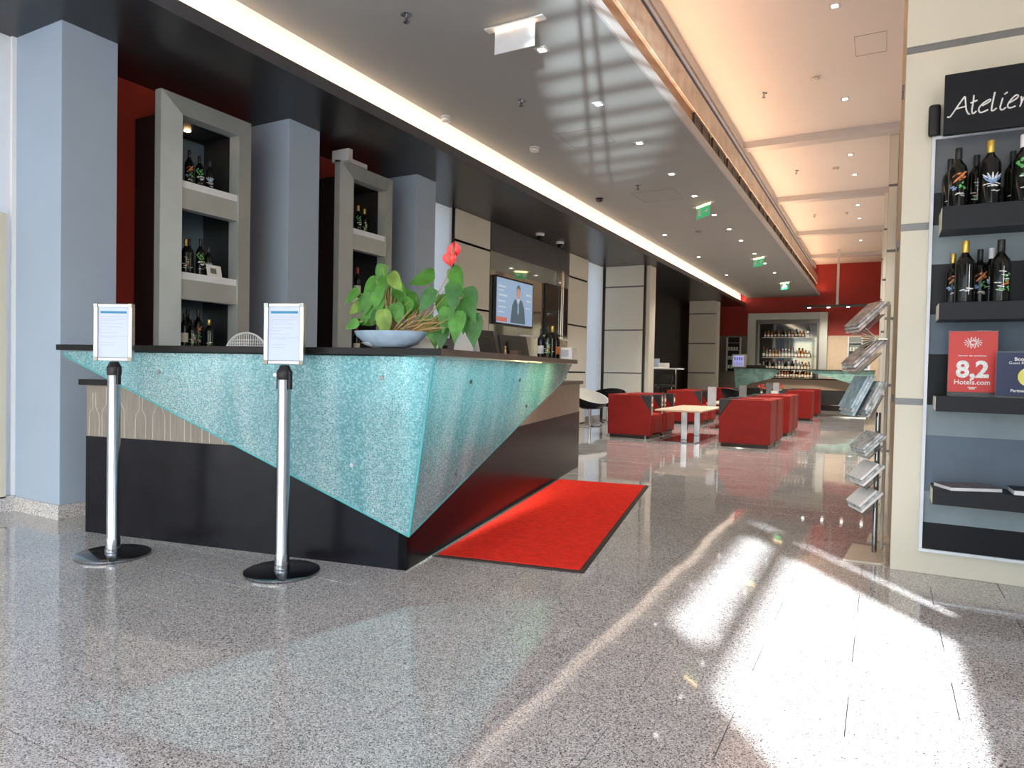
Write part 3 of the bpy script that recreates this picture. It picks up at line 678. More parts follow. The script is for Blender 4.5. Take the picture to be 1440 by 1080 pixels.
def leaf_mesh(c, size, dx, dz, yawa, tiltb):
    d = Vector((dx, rl.uniform(-.25, .1), dz)).normalized()
    nrm = Vector((rl.uniform(-.25, .25)+yawa, -1, rl.uniform(.15, .55))); nrm = (nrm - d*nrm.dot(d)).normalized()
    s = d.cross(nrm).normalized()
    vs = []; fs = []
    L = size*.78
    n = len(HEART)
    for k, (a, b) in enumerate(HEART):           # spine points
        droop = -.10*max(b, 0)**2
        vs.append(Vector(c) + (d*(b-.33) + nrm*(droop))*L)
    for sg in (-1, 1):
        for wf in (.5, 1.0):
            for k, (a, b) in enumerate(HEART):
                droop = -.10*max(b, 0)**2; cup = .16*(a*wf)*1.0 - .22*(a*wf)**2*2
                vs.append(Vector(c) + (d*(b-.33) + s*(sg*a*wf) + nrm*(droop+cup))*L)
    for si in range(2):
        o1 = n + si*2*n; o2 = o1 + n
        for k in range(n-1):
            fs.append((k, k+1, o1+k+1, o1+k)); fs.append((o1+k, o1+k+1, o2+k+1, o2+k))
    base = Vector(c) + d*(-.53)*L
    return vs, fs, base
for i, (u, v, z, s, dx, dz) in enumerate(LEAVES):
    if dz > -.4 or u > .05: mk = 'leaf' if i % 3 else 'leaf_dark'
    else: mk = 'leaf'
    if i in (1, 6, 13, 31): mk = 'leaf_yellow'
    if i in (14, 15, 30, 26): mk = 'leaf_dark'
    vs, fs, base = leaf_mesh((u, v, z), s*1.14, dx, dz, 0, 0)
    mb = MB(); mb.add(vs, fs); lf = mb.build('leaf', M[mk], pl, smooth=True, fix=False)
    root = Vector((bc[0]+(.0 if u < .05 else .09), bc[1]+rl.uniform(-.03, .03), 1.25))
    mid = root.lerp(base, .55) + Vector((0, 0, .03 if u < .05 else -.02))
    MB().tube([root, mid, base], [.0032, .0026, .0018], 5).build('stalk', M['stem'], lf)
rt = MB()
for i in range(16):
    p0 = Vector((bc[0]+rl.uniform(.02, .14), bc[1]+rl.uniform(-.05, .03), 1.25)); p1 = p0 + Vector((rl.uniform(.05, .22), rl.uniform(-.04, .03), rl.uniform(.01, .14)))
    rt.tube([p0, p0.lerp(p1, .5)+Vector((0, 0, rl.uniform(-.01, .03))), p1], [.0045, .0038, .0025], 5)
rt.build('creeping_stems', M['stem'], pl)
for (u, z, fl) in ((.292, 1.652, 1), (.270, 1.612, -1)):
    fm = MB()
    for sg in (-1, 1):
        n = 7; vs = []
        for k in range(n):
            b = k/(n-1); wdt = .034*math.sin(PI*min(1, b*1.05))**.8
            vs.append((u+sg*.002*fl, -.10-.004*k, z-.032+b*.058)); vs.append((u+sg*(.004+wdt), -.115-.01*math.sin(b*3), z-.028+b*.064+.012*b))
        fm.add(vs, [(2*k, 2*k+1, 2*k+3, 2*k+2) for k in range(n-1)])
    fl_o = fm.build('spathe', M['flower_red'], pl, smooth=True, fix=False)
    MB().cone((u, -.125, z-.02), (u, -.15, z+.02), .003, .002, 8).build('spadix', M['cap_gold'], fl_o)
    MB().tube([(bc[0]+.13, bc[1], 1.25), (.18, -.09, 1.42), (u, -.10, z-.03)], [.003, .0025, .002], 5).build('flower_stalk', M['stem_grey'], fl_o)

# ---------------- things on / behind the counter
def loc2(u, v, z):
    c, s_ = math.cos(CA), math.sin(CA); return (C0[0]+u*c-v*s_, C0[1]+u*s_+v*c, z)
def monitor(u, v, z, rz, label, w=.40, h=.26):
    g = empty('computer_monitor', loc2(u, v, z), CA+rz, label, 'monitor')
    MB().obox((0, 0, .22), w, .03, h, Matrix.Rotation(.25, 3, 'X')).build('screen_housing', M['monitor_black'], g, bev=.006)
    MB().obox((0, .03, .22), w*.6, .03, h*.6, Matrix.Rotation(.25, 3, 'X')).build('rear_cover', M['black_plastic'], g, bev=.008)
    MB().box(-.03, .03, .02, .05, .02, .20).build('stand', M['black_plastic'], g)
    MB().box(-.12, .12, -.06, .12, 0, .02).build('foot', M['black_plastic'], g, bev=.005)
monitor(-.42, 2.12, 1.05, -1.9, 'black monitor on the inner desk just right of the plant', .44, .27)
monitor(-.42, 3.10, 1.05, -1.9, 'black tilted monitor near the right end of the inner desk', .44, .27)
for u, v in ((-.42, 2.12), (-.42, 3.10)):
    tag(MB().box(-.16, .16, -.16, .16, .741, 1.049).build('desk_riser', M['dark_wood'], loc=loc2(u, v, 0)), 'dark box riser under the monitor ' + ('right of the plant' if v < 2.5 else 'near the right counter end'), 'riser')
bottle(loc2(.10, 2.42, 1.1735), 'cap_black', 'lines', 'dark bottle with white motif, leftmost at the right end of the counter', 'bottles at the right end of the counter', .95, .3, .95)
bottle(loc2(.02, 2.50, 1.1735), 'cap_black', 'label_white', 'bottle behind the two front ones at the right end of the counter', 'bottles at the right end of the counter', .9, .3, .95)
bottle(loc2(.10, 2.56, 1.1735), 'cap_gold', 'stripe', 'gold-capped bottle at the right end of the counter', 'bottles at the right end of the counter', .95, .3, 1.0)
bottle(loc2(.10, 2.70, 1.1735), 'cap_black', 'paint_orange', 'bottle with an orange label beside the white card box', 'bottles at the right end of the counter', .95, .3, .9)
cbx = empty('card_holder', loc2(.235, 2.63, 1.1735), CA, 'white brochure box with a picture at the right end of the counter', 'holder')
MB().box(-.05, .05, -.09, .10, 0, .10).build('box', M['white_plastic'], cbx, bev=.003)
MB().box(-.045, .02, -.0915, -.09, .02, .08).build('picture', M['print_grey'], cbx)
fg = MB()
pk = empty('figurine', loc2(.12, 1.22, 1.1735), CA, 'tiny brass figurine on the counter between plant and monitor', 'ornament')
MB().lathe([(.012, 0), (.014, .004), (.006, .015), (.008, .03), (.004, .045)], n=12).build('body', M['cap_gold'], pk, smooth=True); MB().lathe([(.002, .045), (.007, .05), (.007, .058), (.002, .063)], n=12).build('head', M['cap_gold'], pk, smooth=True)
sb = empty('small_wooden_box', loc2(.14, 1.38, 1.1735), CA, 'small reddish wooden stand on the counter beside the brass figurine', 'box')
MB().box(-.03, .03, -.03, -.024, 0, .03).box(-.03, .03, .024, .03, 0, .03).box(-.03, .03, -.03, .03, .03, .036).build('frame', M['brown_recess'], sb)
tel = empty('telephone', loc2(-.10, .78, 1.1735), CA+.6, 'black desk telephone on the counter behind the anthurium leaves', 'telephone')
MB().obox((0, 0, .045), .18, .16, .03, Matrix.Rotation(.5, 3, 'X')).build('body', M['monitor_black'], tel, bev=.006)
MB().box(-.07, .07, -.03, .06, 0, .03).build('foot', M['black_plastic'], tel)
MB().obox((-.06, -.01, .075), .045, .19, .03, Matrix.Rotation(.5, 3, 'X')).build('handset', M['black_plastic'], tel, bev=.01)
for k, (u, v, rz, lab) in enumerate(((.04, .10, .5, 'white paper card standing behind the grey-blue bowl'), (.14, .42, -.3, 'white leaflet leaning behind the right leaves of the plant'))):
    g = empty('leaflet', loc2(u, v, 1.1735), CA+rz, lab, 'leaflet')
    MB().obox((0, 0, .06), .14, .003, .125, Matrix.Rotation(-.25, 3, 'X')).build('sheet', M['paper_white'], g)
    MB().obox((0, .035, .05), .14, .003, .115, Matrix.Rotation(.35, 3, 'X')).build('back_sheet', M['paper_white'], g)
# white perforated chair back behind the counter
ch = empty('office_chair', loc2(-1.81, .95, 0), CA+PI, 'white perforated round-backed chair standing behind the counter', 'chair')
n = 20; arc = [(.20*math.cos(t), .20*math.sin(t)) for t in [PI*i/n for i in range(n+1)]]
fr_ = MB(); fr_.tube([(x, 0, 1.105+z*1.0) for x, z in arc], .008, 6); fr_.tube([(-.2, 0, 1.09), (-.19, 0, .62)], .009, 6).tube([(.2, 0, 1.09), (.19, 0, .62)], .009, 6)
fr_.build('back_frame', M['mesh_white'], ch, smooth=True)
ms = MB()
for i in range(-9, 10):
    x = i*.02; h = math.sqrt(max(0, .04-x*x)); ms.tube([(x, 0, .66), (x, 0, 1.105+h)], .0035, 4)
for j in range(27):
    z = .68+j*.022; wv = .2 if z < 1.09 else math.sqrt(max(0, .04-(z-1.09)**2))
    if wv > .02: ms.tube([(-wv, 0, z), (wv, 0, z)], .0035, 4)
ms.build('back_mesh', M['mesh_white'], ch)
MB().lathe([(.20, .46), (.23, .48), (.23, .51), (.20, .53)], c=(0, .22, 0), n=24).build('seat', M['mesh_white'], ch, smooth=True)
MB().box(-.19, .19, .0, .25, .49, .51).tube([(-.19, 0, .64), (-.17, .05, .5)], .009, 6).tube([(.19, 0, .64), (.17, .05, .5)], .009, 6).build('seat_frame', M['chrome'], ch)
MB().cone((0, .22, .06), (0, .22, .47), .025, .025, 12).build('column', M['chrome'], ch, smooth=True)
for k in range(5):
    a_ = 2*PI*k/5; MB().tube([(0, .22, .08), (.26*math.cos(a_), .22+.26*math.sin(a_), .035)], [.02, .012], 6).lathe([(.012, 0), (.025, .008), (.025, .03), (.012, .04)], c=(.26*math.cos(a_), .22+.26*math.sin(a_), 0), n=10).build('leg', M['black_plastic'], ch)

# ================================================================== TV WALL
gw = empty('mirror_panel', (-5.34, 9.04, 0), 0, 'large dark mirror wall panel between two cream panelled walls', 'mirror')
MB().box(-.018, .0, 0, 2.97, .9, 2.885).build('mirror', M['mirror_wall'], gw)
MB().box(-.018, .01, 0, 2.97, 2.885, 3.325).build('fascia', M['fascia_dark'], gw)
MB().box(-.018, .0, 0, 2.97, 0, .9).build('lower_panel', M['cream_panel'], gw)
MB().box(0, .03, 1.0, 2.97, 1.63, 1.66).build('ledge', M['white_trim'], gw)
tv = empty('television', (-5.335, 9.16, 1.80), 0, 'wall screen showing a man in a dark suit before a blue background', 'television')
TW, TH = 1.22, .70
MB().box(0, .05, -.03, TW+.03, -.03, TH+.03).build('casing', M['black_plastic'], tv, bev=.006)
sc_ = MB().box(.05, .054, 0, TW, 0, TH).build('screen', M['tv_blue'], tv)
def scr(pts, mname, name, d=.0008):
    x = .054+d; MB().prism(pts, lambda p: (x, p[0], p[1]), lambda p: (x-.0006, p[0], p[1])).build(name, M[mname], sc_)
scr([(.45, .02), (.50, .30), (.58, .40), (.70, .43), (.84, .40), (.92, .28), (.97, .02)], 'tv_suit', 'suit')
scr([(.64, .42), (.70, .30), (.77, .42)], 'tv_light', 'shirt', .0016)
scr([(.69, .40), (.68, .20), (.705, .16), (.73, .20), (.715, .40)], 'tv_blue', 'tie', .0024)
scr([(.705+.065*math.cos(t), .52+.10*math.sin(t)) for t in [2*PI*i/14 for i in range(14)]], 'tv_skin', 'face', .0016)
scr([(.64, .53), (.645, .60), (.68, .645), (.735, .645), (.77, .60), (.772, .53), (.75, .58), (.70, .60), (.66, .58)], 'tv_suit', 'hair', .0024)
scr([(0.0, .02), (.34, .02), (.34, .09), (0, .09)], 'tv_red', 'news_banner')
tl = MB()
for (a0, b0, c0_, d0) in ((.04, .56, .30, .585), (.04, .50, .22, .52), (.06, .42, .34, .45), (.05, .33, .28, .355), (.05, .24, .3, .26), (.98, .5, 1.16, .53), (1.0, .4, 1.15, .43), (.98, .28, 1.12, .30), (.05, .16, .25, .18)):
    tl.prism([(a0, b0), (c0_, b0), (c0_, d0), (a0, d0)], lambda p: (.0548, p[0], p[1]), lambda p: (.0542, p[0], p[1]))
tl.build('studio_lettering', M['tv_light'], sc_)
tv2 = empty('television', (-5.335, 10.95, 1.70), 0, 'switched-off dark screen at the right end of the mirror wall', 'television')
MB().box(0, .04, 0, .95, 0, .92).build('casing', M['black_plastic'], tv2, bev=.006)
MB().box(.04, .044, .03, .92, .03, .89).build('screen', M['screen_off'], tv2)
for k in (0, 1):
    MB().tube([(.02, 2.5+k*.07, 1.648), (.07, 2.5+k*.07, 1.648), (.07, 2.5+k*.07, 2.90), (.005, 2.5+k*.07, 2.92)], .012, 8).build('chrome_rod', M['chrome'], gw)
# cameras on the soffit
for k, y in enumerate((10.15, 10.95)):
    g = empty('dome_camera', (-5.05, y, 3.33), 0, ('left' if k == 0 else 'right') + ' of two white dome cameras under the black soffit above the mirror wall', 'camera', 'dome cameras')
    MB().lathe([(.07, 0), (.075, -.01), (.072, -.035), (.055, -.045)], n=20).build('housing', M['white_plastic'], g, smooth=True)
    MB().lathe([(.052, -.045), (.048, -.07), (.03, -.09), (.005, -.097)], n=20).build('dome', M['black_gloss'], g, smooth=True)

# ================================================================== CEILING FITTINGS
spots = [(-2.43, 4.85), (-2.43, 6.07), (-2.43, 7.30), (-2.43, 8.6), (-2.43, 9.8), (-2.43, 11.1), (-2.43, 12.3), (-2.43, 13.44), (-2.43, 15.0), (-2.43, 16.4), (-2.43, 18.0), (-2.43, 20.0), (-3.59, 12.36), (-3.59, 15.0), (-3.59, 18.0)]
whites = [(-.50, 7.2), (-.52, 9.67), (-.55, 12.13), (-.53, 13.36), (-.55, 15.76), (-.55, 17.1), (-.6, 19.9)]
def downlight(i, x, y, z, lab, grp, e, c):
    g = empty('ceiling_spotlight', (x, y, z), 0, lab, 'spotlight', grp)
    MB().box(-.05, .05, -.05, .05, -.006, 0).build('trim', M['fascia_grey'], g, bev=.001)
    MB().box(-.028, .028, -.028, .028, -.009, -.006).build('lens', M['lamp_white'], g)
    l = bpy.data.lights.new('spotlight_beam', 'SPOT'); l.energy = e; l.color = c; l.spot_size = 1.7; l.spot_blend = .7; l.shadow_soft_size = .05
    lo = bpy.data.objects.new('spotlight_beam', l); col.objects.link(lo); lo.parent = g; lo.location = (0, 0, -.03)
for i, (x, y) in enumerate(spots): downlight(i, x, y, 3.60, (ORD[i] + ' lit spotlight counted from the camera, in the long row of the grey ceiling') if i < 12 else (ORD[i-12] + ' lit spotlight of the left row near the light cove, grey ceiling'), 'spotlights in the grey ceiling', 190 if y > 8 else 50, (1, .94, .84))
for i, (x, y) in enumerate(whites): downlight(i, x, y, 4.60, ORD[i] + ' square lit spotlight counted from the camera, in the high white ceiling', 'spotlights in the white ceiling', 260 if y > 9 else 20, (1, .94, .85))
def smoke(x, y, z, lab, m='white_plastic', r=.055):
    g = empty('smoke_detector', (x, y, z), 0, lab, 'smoke detector')
    MB().lathe([(r, 0), (r, -.015)], n=20).build('base', M[m], g, smooth=True)
    MB().lathe([(r*.6, -.015), (r*.85, -.022), (r*.8, -.045), (r*.3, -.052)], n=20).build('head', M[m], g, smooth=True)
smoke(-3.93, 5.73, 3.60, 'white smoke detector at the edge of the glowing light cove')
smoke(-3.55, 6.95, 3.60, 'flat white ceiling disc in the grey ceiling, beyond the smoke detector', r=.06)
smoke(-3.72, 9.4, 3.60, 'black ceiling sensor beside the light cove', 'black_plastic')
smoke(-.80, 8.82, 4.60, 'cream smoke detector nearest on the high white ceiling', 'label_cream')
smoke(-.80, 12.8, 4.60, 'cream smoke detector beyond the first ceiling beam', 'label_cream')
smoke(-.80, 16.4, 4.60, 'cream smoke detector beyond the second ceiling beam', 'label_cream')
smoke(-2.95, 12.28, 3.60, 'pale ceiling disc in the middle of the grey ceiling far down the hall', 'ceiling_grey')
def sprinkler(x, y, z, lab):
    g = empty('sprinkler_head', (x, y, z), 0, lab, 'sprinkler')
    MB().lathe([(.04, 0), (.042, -.004), (.02, -.008)], n=16).build('rosette', M['steel'], g, smooth=True)
    MB().tube([(0, 0, 0), (0, 0, -.05)], .007, 6).lathe([(.005, -.05), (.022, -.052), (.022, -.056), (.004, -.058)], n=12).tube([(-.012, 0, -.01), (-.014, 0, -.03), (0, 0, -.05)], .002, 4).tube([(.012, 0, -.01), (.014, 0, -.03), (0, 0, -.05)], .002, 4).build('nozzle', M['steel_dark'], g)
sprinkler(-3.07, 3.95, 3.60, 'sprinkler head in the grey ceiling nearest the camera'); sprinkler(-3.05, 5.68, 3.60, 'sprinkler head in the grey ceiling below the exit sign in the photo')
sprinkler(-2.99, 8.96, 3.60, 'sprinkler head in the grey ceiling right of the black sensor'); sprinkler(-1.41, 9.05, 4.60, 'sprinkler head nearest on the high white ceiling'); sprinkler(-1.41, 12.72, 4.60, 'sprinkler head on the white ceiling beyond the first beam'); sprinkler(-1.42, 16.37, 4.60, 'sprinkler head on the white ceiling beyond the second beam')
def exit_sign(x, y, lab, back):
    g = empty('exit_sign', (x, y, 3.60), 0 if back else -.75, lab, 'exit sign')
    MB().box(-.24, .24, -.035, .035, -.012, 0).build('mounting', M['white_plastic'], g, bev=.002)
    MB().box(-.16, .16, -.012, .012, -.035, -.012).build('lamp', M['lamp_warm'], g)
    pm = MB().box(-.165, .165, -.004, .004, -.195, -.035).build('plate', M['exit_white' if back else 'exit_green'], g)
    if not back:
        r = MB(); r.prism([(-.13, -.16), (-.05, -.16), (-.05, -.06), (-.13, -.06)], lambda p: (p[0], -.0048, p[1]), lambda p: (p[0], -.004, p[1]))
        r.prism([(.02, -.12), (.08, -.12), (.08, -.15), (.13, -.11), (.08, -.07), (.08, -.10), (.02, -.10)], lambda p: (p[0], -.0048, p[1]), lambda p: (p[0], -.004, p[1]))
        r.build('pictogram', M['exit_white'], pm)
exit_sign(-2.43, 4.40, 'blank white backside of a ceiling exit sign with its lamp on', True)
exit_sign(-2.43, 10.35, 'nearest green exit sign hanging from the grey ceiling', False)
exit_sign(-2.43, 15.54, 'middle green exit sign hanging from the grey ceiling', False)
exit_sign(-2.43, 20.0, 'farthest green exit sign hanging near the bar', False)
for (x, y, w_, h_, z, lab) in ((-.21, 8.2, .3, .5, 4.6, 'thin square access hatch outline in the high white ceiling'), (-2.9, 6.9, .5, .5, 3.6, 'square access hatch outline in the grey ceiling, nearer one'), (-2.9, 9.6, .6, .6, 3.6, 'square access hatch outline in the grey ceiling, farther one')):
    g = MB(); t_ = .004
    g.box(x-w_/2, x+w_/2, y-h_/2, y-h_/2+t_*2, z-.002, z).box(x-w_/2, x+w_/2, y+h_/2-t_*2, y+h_/2, z-.002, z).box(x-w_/2, x-w_/2+t_, y-h_/2, y+h_/2, z-.002, z).box(x+w_/2-t_, x+w_/2, y-h_/2, y+h_/2, z-.002, z)
    tag(g.build('access_hatch', M['groove_grey']), lab, 'hatch')

# ================================================================== RIGHT SHELVING UNIT
PY_ = 4.36
ZR = [(0.0, .925), (.96, 1.885), (1.925, 2.855), (2.895, 3.80), (3.84, 4.58)]
cbx_ = st(MB().box(.068, 1.28, PY_+.02, 6.2, 0, 4.6), 'wall_right', M['tan_edge'])
for a_, b_ in ZR: MB().box(.066, 1.28, PY_, PY_+.03, a_, b_).build('panel', M['cream_box'], cbx_, bev=.002, seg=1)
gb_ = MB()
for a_, b_ in zip(ZR[:-1], ZR[1:]): gb_.box(.067, 1.28, PY_+.008, PY_+.03, a_[1], b_[0])
gb_.build('joint_strip', M['groove_grey'], cbx_)
for z in (.94, 1.905, 2.875, 3.82):
    MB().box(.056, .068, 4.9, 5.05, z-.02, z+.02).build('joint_clip', M['groove_grey'], cbx_)
su = empty('shelf_unit', (0, 0, 0), 0, 'dark striped wall shelf unit with white edge on the cream wall at right', 'shelf unit')
bx0, bx1 = .215, 1.22
bands = [(2.10, 2.36, 'board_mid'), (1.83, 2.10, 'board_dark'), (1.685, 1.90, 'board_light'), (1.37, 1.685, 'board_dark'), (1.21, 1.42, 'board_blue'), (.92, 1.21, 'board_black'), (.755, .93, 'board_light'), (.42, .755, 'board_blue'), (.275, .42, 'board_light'), (.145, .275, 'board_black')]
bands = [(2.075, 2.36, 'board_mid'), (1.90, 2.075, 'board_dark'), (1.69, 1.90, 'board_light'), (1.42, 1.69, 'board_dark'), (1.205, 1.42, 'board_blue'), (.93, 1.205, 'board_black'), (.765, .93, 'board_light'), (.46, .765, 'board_blue'), (.29, .46, 'board_light'), (.145, .29, 'board_black')]
for a_, b_, m_ in bands: MB().box(bx0, bx1, 4.335, 4.358, a_, b_).build('back_board', M[m_], su)
MB().box(bx0-.016, bx0, 4.32, 4.359, .13, 2.375).box(bx0, bx1, 4.32, 4.359, 2.36, 2.375).box(bx0, bx1, 4.32, 4.359, .13, .145).box(bx1, bx1+.016, 4.32, 4.359, .13, 2.375).build('white_edge', M['white_trim'], su)
SH = [(1.835, 1.955), (1.375, 1.465), (.905, .985), (.422, .506)]
for i, (a_, b_) in enumerate(SH):
    MB().box(bx0+.03, bx1, 4.13, 4.334, a_, b_).build('shelf', M['shelf_dark'], su, bev=.002)
    MB().prism([(4.135, a_+.005), (4.334, a_+.005), (4.334, b_-.005), (4.135, b_-.005)], lambda p: (bx0+.028, p[0], p[1]), lambda p: (bx0+.03, p[0], p[1])).build('shelf_end', M['cream_box'], su)
# sign board
sg_ = empty('atelier_sign', (0, 0, 0), 0, 'black board with handwritten white word Atelier above the shelf unit', 'sign')
MB().box(.240, 1.10, 4.17, 4.20, 2.332, 2.64).build('board', M['board_black'], sg_, bev=.002)
MB().box(.30, 1.0, 4.20, 4.36, 2.40, 2.55).build('mount', M['black_plastic'], sg_)
STR = [[(0.255, 2.423), (0.265, 2.42), (0.277, 2.435), (0.295, 2.465), (0.319, 2.502), (0.329, 2.513), (0.333, 2.473), (0.336, 2.447), (0.346, 2.424), (0.353, 2.423)], [(0.29, 2.458), (0.334, 2.464)], [(0.366, 2.515), (0.365, 2.483), (0.36, 2.443), (0.363, 2.425), (0.37, 2.424), (0.379, 2.433)], [(0.353, 2.477), (0.382, 2.487)], [(0.403, 2.455), (0.432, 2.471), (0.437, 2.48), (0.429, 2.481), (0.408, 2.468), (0.391, 2.449), (0.39, 2.431), (0.401, 2.422), (0.428, 2.432)], [(0.454, 2.515), (0.449, 2.483), (0.444, 2.448), (0.443, 2.426), (0.452, 2.425), (0.463, 2.434)], [(0.487, 2.48), (0.482, 2.456), (0.478, 2.435), (0.482, 2.424), (0.489, 2.422), (0.501, 2.431)], [(0.493, 2.497), (0.506, 2.506)], [(0.513, 2.451), (0.542, 2.467), (0.55, 2.48), (0.541, 2.485), (0.522, 2.467), (0.509, 2.444), (0.511, 2.43), (0.523, 2.426), (0.54, 2.432)], [(0.562, 2.475), (0.564, 2.449), (0.558, 2.425)], [(0.563, 2.442), (0.573, 2.467), (0.584, 2.476)]]
lt = MB()
for s_ in STR:
    P_ = [Vector((x, 4.169, z)) for x, z in s_]; sm = []
    for k in range(len(P_)-1):
        p0, p1, p2, p3 = P_[max(k-1, 0)], P_[k], P_[k+1], P_[min(k+2, len(P_)-1)]
        for t in (0, .33, .66): sm.append(.5*((2*p1)+(p2-p0)*t+(2*p0-5*p1+4*p2-p3)*t*t+(3*p1-p0-3*p2+p3)*t**3))
    sm.append(P_[-1]); lt.tube(sm, .0038, 6)
lt.build('lettering', M['paint_white'], sg_)
tag(MB().box(.178, .235, 4.30, 4.345, 2.375, 2.545).build('wall_device', M['black_plastic'], bev=.02, seg=3), 'rounded black device on the cream wall, left of the black sign', 'wall device')
# bottles on the shelves
G1 = 'painted wine bottles on the top shelf'; G2 = 'painted wine bottles on the second shelf'
z1 = 1.955; z2 = 1.465
bottle((.312, 4.19, z1), 'cap_black', 'wing', 'wine bottle with an orange wing painting, front left on the top shelf', G1, 1.12, .1, 0.9)
bottle((.285, 4.295, z1), 'cap_black', 'stripe', 'plain dark bottle behind the orange-winged one on the top shelf', G1, .95, .1, .98)
bottle((.448, 4.19, z1), 'cap_gold', 'lily', 'gold-capped wine bottle with a pale blue flower painting on the top shelf', G1, 1.26, .15, 0.85)
bottle((.40, 4.295, z1), 'cap_black', 'lines', 'dark bottle behind and left of the blue flower bottle on the top shelf', G1, .95, .1, 1.0)
bottle((.555, 4.295, z1), 'cap_black', 'stripe', 'dark bottle behind the white-capped one on the top shelf', G1, .95, .1, 1.0)
bottle((.588, 4.19, z1), 'cap_white', 'tree', 'white-capped wine bottle painted with a green tree at the right image edge', G1, 1.35, .2, 0.82)
bottle((.310, 4.27, z2), 'cap_gold', 'wing', 'gold-capped bottle at the left end of the second shelf, further back', G2, .90, .1, .98)
bottle((.356, 4.19, z2), 'cap_gold', 'stripe', 'gold-capped bottle with a white stripe, front of the second shelf', G2, 1.2, .2, 0.87)
bottle((.428, 4.27, z2), 'cap_black', 'wing', 'dark bottle in the middle at the back of the second shelf', G2, .95, .1, .98)
bottle((.478, 4.28, z2), 'cap_white', 'lily', 'white-capped bottle peeping out behind the green-painted one on the second shelf', G2, .93, .1, 1.02)
bottle((.506, 4.19, z2), 'cap_black', 'lines', 'dark bottle with green and white strokes, right front of the second shelf', G2, 1.16, .2, 0.89)
bk = empty('picture_book', (.66, 4.25, z2), 0, 'pale upright book standing right of the bottles on the second shelf', 'book')
MB().obox((0, 0, .15), .02, .16, .30, Matrix.Rotation(.0, 3, 'Z')).build('cover', M['paper'], bk, bev=.002)
MB().obox((-.012, 0, .15), .005, .13, .28, Matrix.Rotation(.0, 3, 'Z')).build('spine', M['board_light'], bk)
# card stands
def text(body, size, m, parent, loc, rx=PI/2, rz=0, align='CENTER', name='lettering', bold=0):
    cu = bpy.data.curves.new(name, 'FONT'); cu.body = body; cu.size = size; cu.align_x = align; cu.extrude = .0004; cu.offset = bold; cu.resolution_u = 3
    tmp = bpy.data.objects.new(name, cu); col.objects.link(tmp)
    dg = bpy.context.evaluated_depsgraph_get(); dg.update(); me = bpy.data.meshes.new_from_object(tmp.evaluated_get(dg))
    bpy.data.objects.remove(tmp); o = bpy.data.objects.new(name, me); col.objects.link(o); me.materials.clear(); me.materials.append(M[m])
    o.parent = parent; o.location = loc; o.rotation_euler = (rx, 0, rz); return o
zs = .985
c1_ = empty('award_card', (.405, 4.215, zs), .06, 'red award card reading 8,2 in an acrylic holder on the third shelf', 'card holder')
cd1 = MB().box(-.105, .105, .0, .004, .022, .335).build('card', M['red_card'], c1_)
MB().box(-.108, .108, .005, .008, .0, .34).box(-.108, .108, -.035, .008, 0, .004).box(-.108, -.106, -.002, .006, .0, .34).build('acrylic_holder', M['acrylic'], c1_)
text('8,2', .118, 'paint_white', cd1, (0, -.0012, .10), bold=.004)
text('Hotels.com', .034, 'paint_white', cd1, (0, -.0012, .062), bold=.0004)
fp = MB()
for x0, x1, z in ((-.062, -.022, .207), (-.016, .0, .207), (.005, .058, .207), (-.018, .022, .045), (-.012, .014, .037)): fp.box(x0, x1, -.0012, -.0002, z, z+.004)
fp.build('printed_lines', M['paint_white'], cd1)
sp_ = MB(); rr = random.Random(2)
for ring in range(3):
    for i in range(14):
        a_ = 2*PI*i/14+ring*.2; r_ = .030-.009*ring; s_ = .007
        cx_, cz_ = r_*1.15*math.cos(a_), .277+r_*.8*math.sin(a_)
        sp_.prism([(cx_+s_*math.cos(a_), cz_+s_*math.sin(a_)), (cx_-s_*.4*math.sin(a_), cz_+s_*.4*math.cos(a_)), (cx_-s_*math.cos(a_)*.6, cz_-s_*math.sin(a_)*.6), (cx_+s_*.4*math.sin(a_), cz_-s_*.4*math.cos(a_))], lambda p: (p[0], -.0012, p[1]), lambda p: (p[0], -.0002, p[1]))
sp_.build('sunburst_emblem', M['paint_white'], cd1)
c2_ = empty('award_card', (.635, 4.16, zs), .04, 'navy award card with a yellow disc in an acrylic holder at the right image edge', 'card holder')
cd2 = MB().box(-.135, .135, .0, .004, .012, .225).build('card', M['navy_card'], c2_)
MB().box(-.138, .138, .005, .008, 0, .232).box(-.138, .138, -.025, .008, 0, .004).build('acrylic_holder', M['acrylic'], c2_)
text('Booking.com', .024, 'paint_white', cd2, (0, -.0012, .185), bold=.0006)
text('Guest Review Awards', .019, 'paint_white', cd2, (0, -.0012, .168))
text('Park Inn by Radisson', .019, 'paint_white', cd2, (0, -.0012, .030)) if False else text('Partner', .020, 'paint_white', cd2, (-.045, -.0012, .030), bold=.0004)
MB().cone((0, -.0016, .105), (0, -.0002, .105), .047, .047, 28).build('yellow_disc', M['yellow'], cd2)
# books on the lowest shelf
def book(x, y, z, rz, w_, d_, h_, lab, m='cover_mix'):
    g = empty('book', (x, y, z), rz, lab, 'book')
    MB().box(-w_/2+.003, w_/2-.003, -d_/2+.003, d_/2-.003, .002, h_-.002).build('pages', M['page_white'], g)
    MB().box(-w_/2, w_/2, -d_/2, d_/2, h_-.002, h_).box(-w_/2, w_/2, -d_/2, d_/2, 0, .002).build('cover', M[m], g)
book(.399, 4.199, .507, .42, .25, .17, .020, 'large picture book with a dark cover lying on the lowest shelf')
book(.262, 4.262, .507, .05, .10, .12, .014, 'dark little book under the left corner of the big picture book', 'board_black') if False else None
book(.64, 4.20, .507, .03, .12, .17, .026, 'thick black book lying right of the picture book', 'board_black')
book(.80, 4.20, .507, .0, .16, .17, .026, 'pale book at the right image edge on the lowest shelf', 'brochure_b')

